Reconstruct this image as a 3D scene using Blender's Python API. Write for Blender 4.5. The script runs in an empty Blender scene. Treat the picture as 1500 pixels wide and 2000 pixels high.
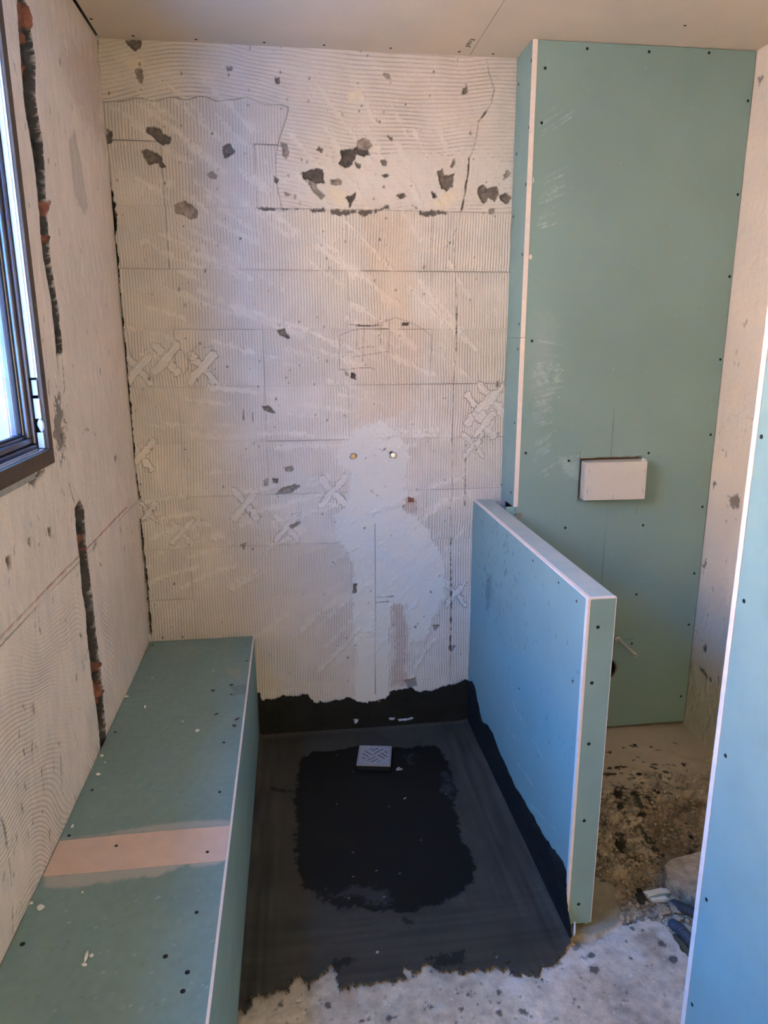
import bpy, bmesh, math, random
import numpy as np
from mathutils import Vector, Matrix

random.seed(7)
SC = bpy.context.scene
COL = SC.collection

# ------------------------------------------------------------------ camera
YAW, PITCH, ROLL, FPX, CAMH = 0.1294, 0.2396, -0.0031, 1373.07, 1.5677
_cy, _sy, _cp, _sp = math.cos(YAW), math.sin(YAW), math.cos(PITCH), math.sin(PITCH)
FW = Vector((_sy*_cp, _cy*_cp, -_sp))
_r = Vector((_cy, -_sy, 0)); _u = _r.cross(FW)
RT = _r*math.cos(ROLL) + _u*math.sin(ROLL)
UP = -_r*math.sin(ROLL) + _u*math.cos(ROLL)
cd = bpy.data.cameras.new('camera'); cam = bpy.data.objects.new('camera', cd); COL.objects.link(cam)
cd.sensor_fit = 'HORIZONTAL'; cd.sensor_width = 36.0; cd.lens = FPX/1500*36
cd.clip_start = 0.02; cd.clip_end = 200
M3 = Matrix((RT, UP, -FW)).transposed()
cam.matrix_world = Matrix.Translation((0, 0, CAMH)) @ M3.to_4x4()
SC.camera = cam

# ------------------------------------------------------------------ light
SC.view_settings.view_transform = 'Standard'; SC.view_settings.look = 'None'
SC.view_settings.gamma = 1.0; SC.view_settings.use_curve_mapping = False
SC.view_settings.exposure = 2.68
SKY = (0.050, 0.30, 1.0); SKY_STRENGTH = 6.5
w = bpy.data.worlds.new('sky'); SC.world = w; w.use_nodes = True
w.node_tree.nodes['Background'].inputs[0].default_value = (*SKY, 1)
w.node_tree.nodes['Background'].inputs[1].default_value = SKY_STRENGTH

def light(name, typ, energy, color, loc=(0, 0, 0), direction=None, **kw):
    l = bpy.data.lights.new(name, typ); l.energy = energy; l.color = color
    for k, v in kw.items(): setattr(l, k, v)
    o = bpy.data.objects.new(name, l); COL.objects.link(o); o.location = loc
    if direction: o.rotation_euler = Vector(direction).to_track_quat('-Z', 'Y').to_euler()
    return o
light('sun', 'SUN', 16.5, (1.0, 0.70, 0.16), direction=(-0.62, 0.35, -0.80), angle=0.01)
# daylight through the window opening, and an unseen fill lamp added behind the camera
po = light('window_portal', 'AREA', 1.0, (1, 1, 1), loc=(-0.64, 1.13, 1.82), direction=(1, 0, 0), shape='RECTANGLE', size=0.94, size_y=1.14)
try: po.data.cycles.is_portal = True
except Exception as ex: print('portal', ex)
light('rear_fill', 'AREA', 6.0, (1.0, 0.86, 0.56), loc=(0.55, -1.50, 1.05), direction=(0, 1, 0.0), shape='RECTANGLE', size=0.85, size_y=2.0)

# ------------------------------------------------------------------ sizes of the room (metres)
XL, XR, D, H = -0.5718, 1.5757, 2.6128, 2.5
YREAR = -1.5
BXF, BZ, BY0 = -0.1752, 0.4417, 0.25          # bench
XH0, XH1, YH, HW = 0.692, 0.7655, 1.5174, 0.9617  # half wall
XB, DB = 0.803, 2.4515                        # boxed cistern
WY0, WY1, WZ0, WZ1 = 0.55, 1.722, 1.322, 2.335   # clear opening of the window

def ray(x, y): return FW + RT*((x-750)/FPX) - UP*((y-1000)/FPX)
def at(x, y, ax, val):
    d = ray(x, y); o = Vector((0, 0, CAMH)); return o + d*((val-o[ax])/d[ax])

# ------------------------------------------------------------------ helpers
def lin(r, g, b):
    f = lambda c: (c/255/12.92) if c/255 <= 0.04045 else ((c/255+0.055)/1.055)**2.4
    return (f(r), f(g), f(b))
def tag(o, label=None, cat=None, group=None, kind=None):
    if label: o['label'] = label
    if cat: o['category'] = cat
    if group: o['group'] = group
    if kind: o['kind'] = kind
    return o
def empty(name, loc, label=None, cat=None, group=None, kind=None):
    o = bpy.data.objects.new(name, None); COL.objects.link(o); o.location = loc; o.empty_display_size = 0.05
    return tag(o, label, cat, group, kind)
def link(name, me, mat, parent=None):
    o = bpy.data.objects.new(name, me); COL.objects.link(o)
    if mat: me.materials.append(mat)
    if parent is not None:
        o.parent = parent; o.matrix_parent_inverse = Matrix.Translation(-Vector(parent.location)) if parent.type == 'EMPTY' else Matrix.Identity(4)
    return o
class MB:
    """collects shapes into one mesh"""
    def __init__(s): s.bm = bmesh.new()
    def box(s, a, b, bev=0.0, rot=None, c=None):
        r = bmesh.ops.create_cube(s.bm, size=1.0)
        vs = r['verts']; sx = [b[i]-a[i] for i in range(3)]; ce = Vector([(a[i]+b[i])/2 for i in range(3)])
        for v in vs: v.co = Vector((v.co.x*sx[0], v.co.y*sx[1], v.co.z*sx[2]))
        if bev > 0:
            es = list({e for v in vs for e in v.link_edges})
            rr = bmesh.ops.bevel(s.bm, geom=es, offset=bev, segments=2, profile=0.5, affect='EDGES')
            vs = list({v for v in rr['verts']} | {v for v in vs if v.is_valid})
        for v in vs:
            if rot is not None: v.co = rot @ v.co
            v.co += ce
        return s
    def cyl(s, p0, p1, r, r2=None, n=24, caps=True):
        p0, p1 = Vector(p0), Vector(p1); d = p1-p0
        q = d.to_track_quat('Z', 'Y').to_matrix().to_4x4()
        bmesh.ops.create_cone(s.bm, cap_ends=caps, segments=n, radius1=r, radius2=r if r2 is None else r2, depth=d.length,
                              matrix=Matrix.Translation((p0+p1)/2) @ q)
        return s
    def lathe(s, origin, axis, prof, n=28):
        axis = Vector(axis).normalized(); q = axis.to_track_quat('Z', 'Y').to_matrix(); rings = []
        for (t, r) in prof:
            rings.append([s.bm.verts.new(Vector(origin) + q @ Vector((r*math.cos(2*math.pi*i/n), r*math.sin(2*math.pi*i/n), t))) for i in range(n)])
        for a, b in zip(rings, rings[1:]):
            for i in range(n): s.bm.faces.new((a[i], a[(i+1) % n], b[(i+1) % n], b[i]))
        return s
    def tube(s, pts, rad, n=16):
        """pts list of Vector, rad list"""
        rings = []; prev = None
        for i, p in enumerate(pts):
            t = (pts[min(i+1, len(pts)-1)]-pts[max(i-1, 0)]).normalized()
            q = t.to_track_quat('Z', 'Y').to_matrix()
            rings.append([s.bm.verts.new(p + q @ Vector((rad[i]*math.cos(2*math.pi*k/n), rad[i]*math.sin(2*math.pi*k/n), 0))) for k in range(n)])
        for a, b in zip(rings, rings[1:]):
            for i in range(n): s.bm.faces.new((a[i], a[(i+1) % n], b[(i+1) % n], b[i]))
        s.bm.faces.new(rings[0]); s.bm.faces.new(rings[-1])
        return s
    def prism(s, poly, z0, z1):
        bot = [s.bm.verts.new((p[0], p[1], z0)) for p in poly]; top = [s.bm.verts.new((p[0], p[1], z1)) for p in poly]
        s.bm.faces.new(top); s.bm.faces.new(bot[::-1]); n = len(poly)
        for i in range(n): s.bm.faces.new((bot[i], bot[(i+1) % n], top[(i+1) % n], top[i]))
        return s
    def chunk(s, c, r, seed, squash=(1, 1, 1), rough=0.28, sub=2):
        rnd = random.Random(seed)
        rr = bmesh.ops.create_icosphere(s.bm, subdivisions=sub, radius=1.0)
        offs = [Vector((rnd.uniform(-1, 1), rnd.uniform(-1, 1), rnd.uniform(-1, 1))).normalized() for _ in range(7)]
        lim = [rnd.uniform(0.55, 0.9) for _ in offs]
        for v in rr['verts']:
            p = v.co.copy()
            for o, l in zip(offs, lim):      # cut flat facets
                dd = p.dot(o)
                if dd > l: p -= o*(dd-l)
            p *= 1 + rnd.uniform(-rough, rough)*0.3
            v.co = Vector(c) + Vector((p.x*r*squash[0], p.y*r*squash[1], p.z*r*squash[2]))
        return s
    def build(s, name, mat, parent=None, smooth=False, origin=None):
        bmesh.ops.recalc_face_normals(s.bm, faces=s.bm.faces)
        me = bpy.data.meshes.new(name)
        if origin is not None:
            for v in s.bm.verts: v.co -= Vector(origin)
        s.bm.to_mesh(me); s.bm.free()
        if smooth: me.polygons.foreach_set('use_smooth', [True]*len(me.polygons))
        o = link(name, me, mat, parent)
        if origin is not None and parent is None: o.location = origin
        return o

# ------------------------------------------------------------------ noise in numpy
_tab = np.random.RandomState(11).rand(257, 257)
_tab[256] = _tab[0]; _tab[:, 256] = _tab[:, 0]
def vn(x, y, s, seed=0):
    gx = x/s + seed*17.31 + 1000; gy = y/s + seed*41.77 + 1000
    ix = np.floor(gx); iy = np.floor(gy); fx = gx-ix; fy = gy-iy
    fx = fx*fx*(3-2*fx); fy = fy*fy*(3-2*fy); ix = ix.astype(int) % 256; iy = iy.astype(int) % 256
    return (_tab[ix, iy]*(1-fx)*(1-fy) + _tab[ix+1, iy]*fx*(1-fy) + _tab[ix, iy+1]*(1-fx)*fy + _tab[ix+1, iy+1]*fx*fy)*2-1
def fbm(x, y, s, o=4, seed=0):
    t = 0; a = 1; n = 0
    for i in range(o): t = t + a*vn(x, y, s/2**i, seed+i*3); n += a; a *= 0.55
    return t/n*1.4
def sst(a, b, x):
    t = np.clip((x-a)/(b-a), 0, 1); return t*t*(3-2*t)

class Field:
    """a rough surface: grid of points in a plane with its own height, colour, roughness and comb ribs"""
    def __init__(s, origin, du, dv, n, us, vs, col, rough=0.9):
        s.o, s.du, s.dv, s.n = Vector(origin), Vector(du), Vector(dv), Vector(n)
        s.us, s.vs = np.asarray(us, float), np.asarray(vs, float)
        s.U, s.V = np.meshgrid(s.us, s.vs, indexing='ij')
        s.h = np.zeros_like(s.U); s.c = np.empty(s.U.shape+(3,)); s.c[:] = col
        s.r = np.full(s.U.shape, rough); s.ph = np.zeros_like(s.U); s.am = np.zeros_like(s.U); s.fb = np.ones_like(s.U)
        s.W = 1.1*fbm(s.U, s.V, 0.024, 3, 5)+0.9*fbm(s.U, s.V, 0.008, 3, 15); s.keep = None
    def uv(s, x, y):
        d = ray(x, y); c = Vector((0, 0, CAMH)); t = (s.o-c).dot(s.n)/d.dot(s.n); p = c+d*t-s.o
        return (p.dot(s.du), p.dot(s.dv))
    def box(s, P, m):
        P = np.array(P); i0, i1 = np.searchsorted(s.us, [P[:, 0].min()-m, P[:, 0].max()+m]); j0, j1 = np.searchsorted(s.vs, [P[:, 1].min()-m, P[:, 1].max()+m])
        return (slice(max(i0-1, 0), i1+1), slice(max(j0-1, 0), j1+1))
    def dist(s, P, sl, closed=True):
        X, Y = s.U[sl], s.V[sl]; d = np.full(X.shape, 1e9); ins = np.zeros(X.shape, bool); n = len(P)
        for i in range(n if closed else n-1):
            (ax, ay), (bx, by) = P[i], P[(i+1) % n]; ex, ey = bx-ax, by-ay; L = ex*ex+ey*ey+1e-12
            t = np.clip(((X-ax)*ex+(Y-ay)*ey)/L, 0, 1); d = np.minimum(d, np.hypot(X-ax-t*ex, Y-ay-t*ey))
            if closed and abs(ey) > 1e-12:
                ins ^= ((ay > Y) != (by > Y)) & (X < (bx-ax)*(Y-ay)/(by-ay)+ax)
        return np.where(ins, -d, d) if closed else d
    def poly(s, px, warp=0.004, edge=0.0025, grow=0.0, world=False):
        P = list(px) if world else [s.uv(*p) for p in px]
        sl = s.box(P, 0.03+warp*2+edge+grow)
        return sl, np.clip(0.5-(s.dist(P, sl)-grow+warp*s.W[sl])/edge, 0, 1)
    def line(s, px, w, warp=0.0, edge=0.0015, world=False):
        P = list(px) if world else [s.uv(*p) for p in px]
        sl = s.box(P, 0.02+w+warp*2+edge)
        return sl, np.clip(0.5-(s.dist(P, sl, False)-w/2+warp*s.W[sl])/edge, 0, 1)
    def put(s, m, col=None, a=1.0, h=None, am=None, r=None, ph=None):
        sl, k = m
        if col is not None: s.c[sl] = s.c[sl]*(1-(k*a)[..., None]) + np.array(col)*(k*a)[..., None]
        if h is not None: s.h[sl] = s.h[sl]*(1-k) + h*k if not callable(h) else s.h[sl]*(1-k)+h(s.U[sl], s.V[sl])*k
        if am is not None: s.am[sl] = s.am[sl]*(1-k)+am*k
        if r is not None: s.r[sl] = s.r[sl]*(1-k)+r*k
        if ph is not None: s.ph[sl] = np.where(k > 0.5, ph(s.U[sl], s.V[sl]), s.ph[sl])
    def mesh(s, name, mat, parent=None, origin=None):
        nu, nv = s.U.shape
        O = np.array(s.o); co = O + s.U[..., None]*np.array(s.du) + s.V[..., None]*np.array(s.dv) + s.h[..., None]*np.array(s.n)
        idx = np.arange(nu*nv).reshape(nu, nv)
        a, b, c, d = idx[:-1, :-1], idx[1:, :-1], idx[1:, 1:], idx[:-1, 1:]
        f = np.stack([a, b, c, d], -1) if s.du.cross(s.dv).dot(s.n) > 0 else np.stack([a, d, c, b], -1)
        if s.keep is not None: f = f[s.keep]
        f = f.reshape(-1, 4)
        used = np.zeros(nu*nv, bool); used[f.ravel()] = True; rem = np.cumsum(used)-1; f = rem[f]
        co = co.reshape(-1, 3)[used]
        if origin is not None: co = co-np.array(origin)
        me = bpy.data.meshes.new(name)
        me.vertices.add(len(co)); me.vertices.foreach_set('co', co.astype(np.float32).ravel())
        me.loops.add(f.size); me.loops.foreach_set('vertex_index', f.astype(np.int32).ravel())
        me.polygons.add(len(f)); me.polygons.foreach_set('loop_start', np.arange(0, f.size, 4, dtype=np.int32))
        me.polygons.foreach_set('use_smooth', np.ones(len(f), bool))
        me.update(calc_edges=True)
        ca = me.color_attributes.new('Col', 'FLOAT_COLOR', 'POINT')
        ca.data.foreach_set('color', np.concatenate([np.clip(s.c, 0.002, 1).reshape(-1, 3)[used], s.r.reshape(-1, 1)[used]], 1).astype(np.float32).ravel())
        cb = me.color_attributes.new('Rib', 'FLOAT_COLOR', 'POINT')
        cb.data.foreach_set('color', np.stack([s.ph.ravel()[used], s.am.ravel()[used], s.fb.ravel()[used], np.ones(used.sum())], 1).astype(np.float32).ravel())
        o = link(name, me, mat, parent)
        if origin is not None: o.location = origin
        return o

# ------------------------------------------------------------------ materials
def new_mat(name):
    m = bpy.data.materials.new(name); m.use_nodes = True; nt = m.node_tree
    return m, nt, nt.nodes['Principled BSDF']
def N(nt, t, **kw):
    n = nt.nodes.new(t)
    for k, v in kw.items(): setattr(n, k, v)
    return n
def math_(nt, op, a, b=None):
    n = N(nt, 'ShaderNodeMath', operation=op)
    for i, v in enumerate((a, b)):
        if v is None: continue
        if isinstance(v, (int, float)): n.inputs[i].default_value = v
        else: nt.links.new(v, n.inputs[i])
    return n.outputs[0]
def rough_mat(name, grain=260.0, grain_amt=0.16, fine=0.0006, ribh=0.0016, spec=0.25):
    m, nt, b = new_mat(name); L = nt.links
    ca = N(nt, 'ShaderNodeAttribute', attribute_name='Col'); rb = N(nt, 'ShaderNodeAttribute', attribute_name='Rib')
    tc = N(nt, 'ShaderNodeTexCoord')
    nz = N(nt, 'ShaderNodeTexNoise'); nz.inputs['Scale'].default_value = grain; nz.inputs['Detail'].default_value = 4; L.new(tc.outputs['Object'], nz.inputs['Vector'])
    n2 = N(nt, 'ShaderNodeTexNoise'); n2.inputs['Scale'].default_value = 45; n2.inputs['Detail'].default_value = 6; L.new(tc.outputs['Object'], n2.inputs['Vector'])
    sep = N(nt, 'ShaderNodeSeparateColor'); L.new(rb.outputs['Color'], sep.inputs[0])
    sn = math_(nt, 'SINE', math_(nt, 'MULTIPLY', sep.outputs[0], 2*math.pi))
    groove = math_(nt, 'POWER', math_(nt, 'MULTIPLY', math_(nt, 'SUBTRACT', 1.0, sn), 0.5), 3.0)   # narrow valleys of the comb
    k = math_(nt, 'ADD', 1-grain_amt, math_(nt, 'MULTIPLY', nz.outputs[0], 2*grain_amt))
    k = math_(nt, 'MULTIPLY', k, math_(nt, 'SUBTRACT', 1.0, math_(nt, 'MULTIPLY', math_(nt, 'MULTIPLY', groove, sep.outputs[1]), 0.22)))
    mx = N(nt, 'ShaderNodeVectorMath', operation='SCALE'); L.new(ca.outputs['Color'], mx.inputs[0]); L.new(k, mx.inputs['Scale'])
    L.new(mx.outputs[0], b.inputs['Base Color']); L.new(ca.outputs['Alpha'], b.inputs['Roughness'])
    b.inputs['Specular IOR Level'].default_value = spec
    hgt = math_(nt, 'MULTIPLY', math_(nt, 'MULTIPLY', groove, sep.outputs[1]), -ribh)
    hgt = math_(nt, 'ADD', hgt, math_(nt, 'MULTIPLY', math_(nt, 'MULTIPLY', nz.outputs[0], sep.outputs[2]), fine))
    hgt = math_(nt, 'ADD', hgt, math_(nt, 'MULTIPLY', math_(nt, 'MULTIPLY', n2.outputs[0], sep.outputs[2]), fine*3))
    bp = N(nt, 'ShaderNodeBump'); bp.inputs['Distance'].default_value = 1.0; L.new(hgt, bp.inputs['Height']); L.new(bp.outputs[0], b.inputs['Normal'])
    return m
def plain(name, col, rough=0.7, metal=0.0, var=0.08, scale=40, bump=0.0, bscale=300, col2=None, spec=0.3, coat=0):
    m, nt, b = new_mat(name); L = nt.links
    tc = N(nt, 'ShaderNodeTexCoord')
    nz = N(nt, 'ShaderNodeTexNoise'); nz.inputs['Scale'].default_value = scale; nz.inputs['Detail'].default_value = 5; L.new(tc.outputs['Object'], nz.inputs['Vector'])
    rp = N(nt, 'ShaderNodeValToRGB'); c2 = col2 or tuple(c*(1+var) for c in col); c1 = tuple(c*(1-var) for c in col)
    rp.color_ramp.elements[0].position = 0.3; rp.color_ramp.elements[1].position = 0.7
    rp.color_ramp.elements[0].color = (*c1, 1); rp.color_ramp.elements[1].color = (*c2, 1)
    L.new(nz.outputs[0], rp.inputs[0]); L.new(rp.outputs[0], b.inputs['Base Color'])
    b.inputs['Roughness'].default_value = rough; b.inputs['Metallic'].default_value = metal; b.inputs['Specular IOR Level'].default_value = spec
    if bump:
        n2 = N(nt, 'ShaderNodeTexNoise'); n2.inputs['Scale'].default_value = bscale; n2.inputs['Detail'].default_value = 4; L.new(tc.outputs['Object'], n2.inputs['Vector'])
        bp = N(nt, 'ShaderNodeBump'); bp.inputs['Distance'].default_value = bump; L.new(n2.outputs[0], bp.inputs['Height']); L.new(bp.outputs[0], b.inputs['Normal'])
    return m

GREEN = (0.245, 0.350, 0.312)
BENCH = (0.218, 0.298, 0.255)
PLAST = (0.635, 0.54, 0.45)
M_wall = rough_mat('combed_plaster')
M_soft = rough_mat('paper_board', grain=700, grain_amt=0.10, fine=0.00012, ribh=0.0)
M_floor = rough_mat('raw_concrete', grain=320, grain_amt=0.28, fine=0.0016)
M_memb = rough_mat('black_membrane', grain=240, grain_amt=0.22, fine=0.0004, ribh=0.0006, spec=0.18)
M_green = plain('green_board', GREEN, 0.85, var=0.06, scale=9, bump=0.0002, bscale=700, spec=0.15)
M_dusty_lit = plain('dusty_lit_green_board', (0.40, 0.47, 0.43), 0.9, var=0.10, scale=14, col2=(0.46, 0.47, 0.41), bump=0.0003, bscale=400, spec=0.1)  # dusty board, its colour also raised to brighten the half wall's top
M_edge = plain('gypsum_edge', (0.78, 0.64, 0.54), 0.9, var=0.06, scale=60, bump=0.0006, bscale=260)
M_ceil = plain('ceiling_board', (0.66, 0.55, 0.425), 0.9, var=0.04, scale=5, bump=0.00015, bscale=800, spec=0.1)
M_mason = plain('masonry', (0.35, 0.30, 0.26), 0.95)
M_screw = plain('screw_black', (0.012, 0.011, 0.010), 0.5, metal=0.3)
M_pink = plain('bare_gypsum', (0.66, 0.47, 0.36), 0.9, var=0.05, scale=30, bump=0.0003)
M_feather = plain('thin_filler', (0.38, 0.36, 0.31), 0.9, var=0.10, scale=50)
M_white = plain('cream_plastic', (0.60, 0.53, 0.44), 0.5, var=0.02)
M_pvc = plain('white_upvc', (0.85, 0.82, 0.80), 0.4, var=0.02)
M_brown = plain('brown_trim', (0.115, 0.078, 0.055), 0.65, var=0.12, scale=30, spec=0.15)
M_alu = plain('dark_aluminium', (0.13, 0.115, 0.13), 0.28, metal=0.75, var=0.15, scale=14)
M_rubber = plain('rubber', (0.01, 0.01, 0.012), 0.6)
M_steel = plain('steel', (0.42, 0.42, 0.46), 0.42, metal=0.55, var=0.1, scale=60)
M_brass = plain('brass', (0.42, 0.29, 0.17), 0.4, metal=0.8, var=0.2, scale=200)
M_chrome = plain('chrome', (0.5, 0.5, 0.52), 0.25, metal=0.9)
M_black = plain('black_plastic', (0.01, 0.01, 0.01), 0.5)
M_greytube = plain('grey_tube', (0.56, 0.51, 0.46), 0.55)
M_pencil = plain('pencil', (0.045, 0.035, 0.03), 0.9)
M_ink = plain('printed_ink', (0.06, 0.07, 0.05), 0.9)
M_stone = plain('concrete_chunk', (0.38, 0.30, 0.21), 0.95, var=0.30, scale=40, bump=0.004, bscale=90)
M_clod = plain('dark_clod', (0.035, 0.028, 0.018), 0.8, var=0.4, scale=60, bump=0.003, bscale=120)
M_crumb = plain('plaster_crumb', (0.72, 0.69, 0.62), 0.9, var=0.08, bump=0.001)
M_leaf = plain('dry_flake', (0.075, 0.045, 0.022), 0.8, var=0.3, scale=120)
M_blueduct = plain('blue_conduit', (0.065, 0.070, 0.085), 0.4, var=0.1)
M_brownduct = plain('brown_conduit', (0.12, 0.085, 0.045), 0.5, var=0.1)
M_stucco = plain('pink_stucco', (0.82, 0.62, 0.43), 0.95, var=0.10, scale=8, bump=0.03, bscale=20)

# ------------------------------------------------------------------ outside: the building across the alley, seen and felt through the window
nb = MB(); nb.box((-7.6, -12, -4), (-7.0, 40, 5.5)).build('neighbouring_building', M_stucco)
tag(bpy.data.objects['neighbouring_building'], 'sunlit pinkish rough stucco wall of the building across, seen through the window glass', 'building')

# ------------------------------------------------------------------ back wall
us = np.arange(XL-0.004, XB+0.02, 0.0027); vs = np.arange(-0.06, H+0.01, 0.003)
F = Field((0, D, 0), (1, 0, 0), (0, 0, 1), (0, -1, 0), us, vs, PLAST)
U, V = F.U, F.V
P0 = 0.0102
wob = fbm(U, V, 0.25, 2, 31)*0.5 + vn(U, V, 0.05, 8)*0.10
vj = F.uv(600, 528)[1]; tv = (V-vj)/0.2; tu = (U-F.uv(680, 700)[0])/0.305
ti = np.floor(tu).astype(int); tj = np.floor(tv).astype(int)
hh = _tab[(ti*7+100) % 256, (tj*13+50) % 256]; hh2 = _tab[(ti*5+30) % 256, (tj*3+90) % 256]
F.ph = U/P0 + wob + hh*1.0 + (hh2-0.5)*V*6
F.am = 0.35+0.65*sst(-0.9, 0.6, fbm(U, V, 0.12, 3, 44)) * (0.75+0.4*hh)
# the rows above the band were combed sideways
vb = F.uv(600, 408)[1]; ub = F.uv(560, 300)[0]
arch = 0.05*np.sin((U-0.1)*5.0)
hor = (V > vb) & ((U > ub+0.05*fbm(U, V, 0.2, 2, 3)) | (V > F.uv(400, 200)[1]+0.02*fbm(U, V, 0.1, 2, 4)))
P1 = 0.0128
F.ph = np.where(hor, (V+arch*(0.4+0.6*vn(U, V, 0.5, 12))+0.010*fbm(U, V, 0.2, 2, 9))/P1, F.ph)
# faint imprints of the old tile joints
fr = np.abs(tv-np.round(tv))*0.2
jm = np.clip(1-fr/0.0022, 0, 1)*(V < vb+0.02)*np.clip(0.6+fbm(U, V, 0.1, 2, 91), 0, 1)
F.am *= 1-jm; F.h -= 0.0014*jm; F.c *= (1-0.16*jm)[..., None]
fr = np.abs(tu-np.round(tu))*0.305
jm = np.clip(1-fr/0.002, 0, 1)*(V < vb)*np.clip(fbm(U, V, 0.1, 2, 92), 0, 1)
F.h -= 0.001*jm; F.c *= (1-0.10*jm)[..., None]
F.h += 0.0035*fbm(U, V, 0.35, 3, 71) + 0.0009*fbm(U, V, 0.03, 3, 72)
# colour clouds
cl = fbm(U, V, 0.4, 4, 21)[..., None]; F.c *= 1+0.07*cl*np.array([1, 0.95, 0.85]); F.c *= 1+0.05*fbm(U, V, 0.05, 3, 22)[..., None]
F.c *= (1+0.10*(hh-0.5)*(V < vb))[..., None]
# smears left by the trowel, fanning from the right hand side
rnd = random.Random(3)
cx, cz = 1080, 850
for i in range(150):
    x = rnd.uniform(250, 900); y = rnd.uniform(170, 1300)
    dx, dy = x-cx, y-cz; L = math.hypot(dx, dy); dx, dy = dx/L, dy/L
    ln = rnd.uniform(20, 75); c = rnd.uniform(-0.12, 0.12)
    pts = [(x-dx*ln*t+dy*c*ln*t*t, y-dy*ln*t-dx*c*ln*t*t) for t in (-1, -0.4, 0.2, 0.7, 1)]
    a = rnd.uniform(0.3, 0.9)
    m = F.line(pts, rnd.uniform(0.006, 0.018), warp=0.008, edge=0.010)
    F.put(m, (0.72, 0.64, 0.53), 0.45*a, am=0.08)
    F.h[m[0]] += 0.0028*m[1]*a*(0.7+0.6*vn(F.U[m[0]], F.V[m[0]], 0.01, 77))
# crossing strokes, little smooth diamonds
for (x, y, s_) in [(270, 720, 1), (325, 700, 1), (395, 718, 1), (275, 890, 1), (355, 1040, .8), (960, 780, 1), (935, 800, 1), (945, 830, .8), (925, 870, .8), (290, 1000, .7), (890, 1160, .8), (650, 960, 1), (560, 1030, .9), (480, 985, 1)]:
    for sg in (1, -1):
        m = F.line([(x-22*s_, y-26*s_*sg), (x+22*s_, y+26*s_*sg)], 0.028*s_, warp=0.006, edge=0.006)
        F.put(m, (0.68, 0.60, 0.52), 0.35, ph=lambda a, b, sg=sg: (a+sg*b)/0.021, am=0.22)
# plaster band under the ceiling rows
m = F.poly([(560, 330), (640, 300), (760, 300), (900, 290), (1000, 300), (1000, 400), (860, 412), (700, 405), (600, 408)], warp=0.03, edge=0.03)
F.put(m, (0.64, 0.57, 0.48), 0.45, am=0.08)
for p in ([(640, 365), (675, 372), (690, 395), (660, 400), (640, 385)], [(868, 375), (900, 380), (880, 400), (850, 398)], [(680, 180), (710, 175), (705, 200), (680, 198)], [(250, 110), (280, 115), (270, 135), (245, 130)]):
    F.put(F.poly(p, warp=0.008, edge=0.012), (0.72, 0.58, 0.37), 0.55, am=0.05)
# tan discolouration above the water inlets
F.put(F.poly([(705, 400), (800, 420), (800, 620), (835, 640), (800, 810), (690, 830), (690, 700), (725, 600)], warp=0.02, edge=0.05), (0.62, 0.47, 0.335), 0.60)
F.put(F.poly([(690, 1060), (500, 1050), (330, 1240), (500, 1350), (690, 1340)], warp=0.03, edge=0.09), (0.55, 0.455, 0.37), 0.5)
# smooth filled chase from the inlets to the floor
m = F.poly([(697, 838), (745, 822), (785, 852), (800, 880), (792, 940), (800, 1000), (835, 1030), (852, 1065), (870, 1100), (868, 1165), (850, 1200), (830, 1250), (800, 1255), (795, 1210), (770, 1180), (762, 1200), (762, 1290), (756, 1375), (695, 1378), (697, 1280), (688, 1200), (690, 1100), (660, 1055), (655, 1010), (680, 980), (685, 920), (662, 910), (655, 880), (680, 862)], warp=0.008, edge=0.006)
F.put(m, (0.66, 0.59, 0.50), 0.9, am=0.0); F.h[m[0]] += 0.0015*m[1]
sl = m[0]; st = sst(0.2, 0.9, vn(U[sl]+V[sl]*0.5, V[sl]*6-U[sl]*3, 0.03, 60)); F.h[sl] += 0.0006*st*m[1]
# bare brick showing under the chase
for p in ([(768, 1178), (795, 1178), (790, 1215), (795, 1270), (790, 1340), (762, 1340), (770, 1260)], [(790, 975), (812, 978), (815, 1000), (795, 1005)]):
    F.put(F.poly(p, warp=0.012, edge=0.012), (0.48, 0.31, 0.24), 0.55, am=0.9)
# rough spots near the membrane
for p in ([(790, 1330), (812, 1325), (815, 1340), (798, 1345)], [(920, 1255), (930, 1258), (925, 1275)], [(845, 1220), (858, 1222), (850, 1232)], [(876, 1262), (890, 1262), (882, 1275)]):
    F.put(F.poly(p, warp=0.003, edge=0.003), (0.22, 0.19, 0.165), 0.85, h=-0.005)
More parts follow.
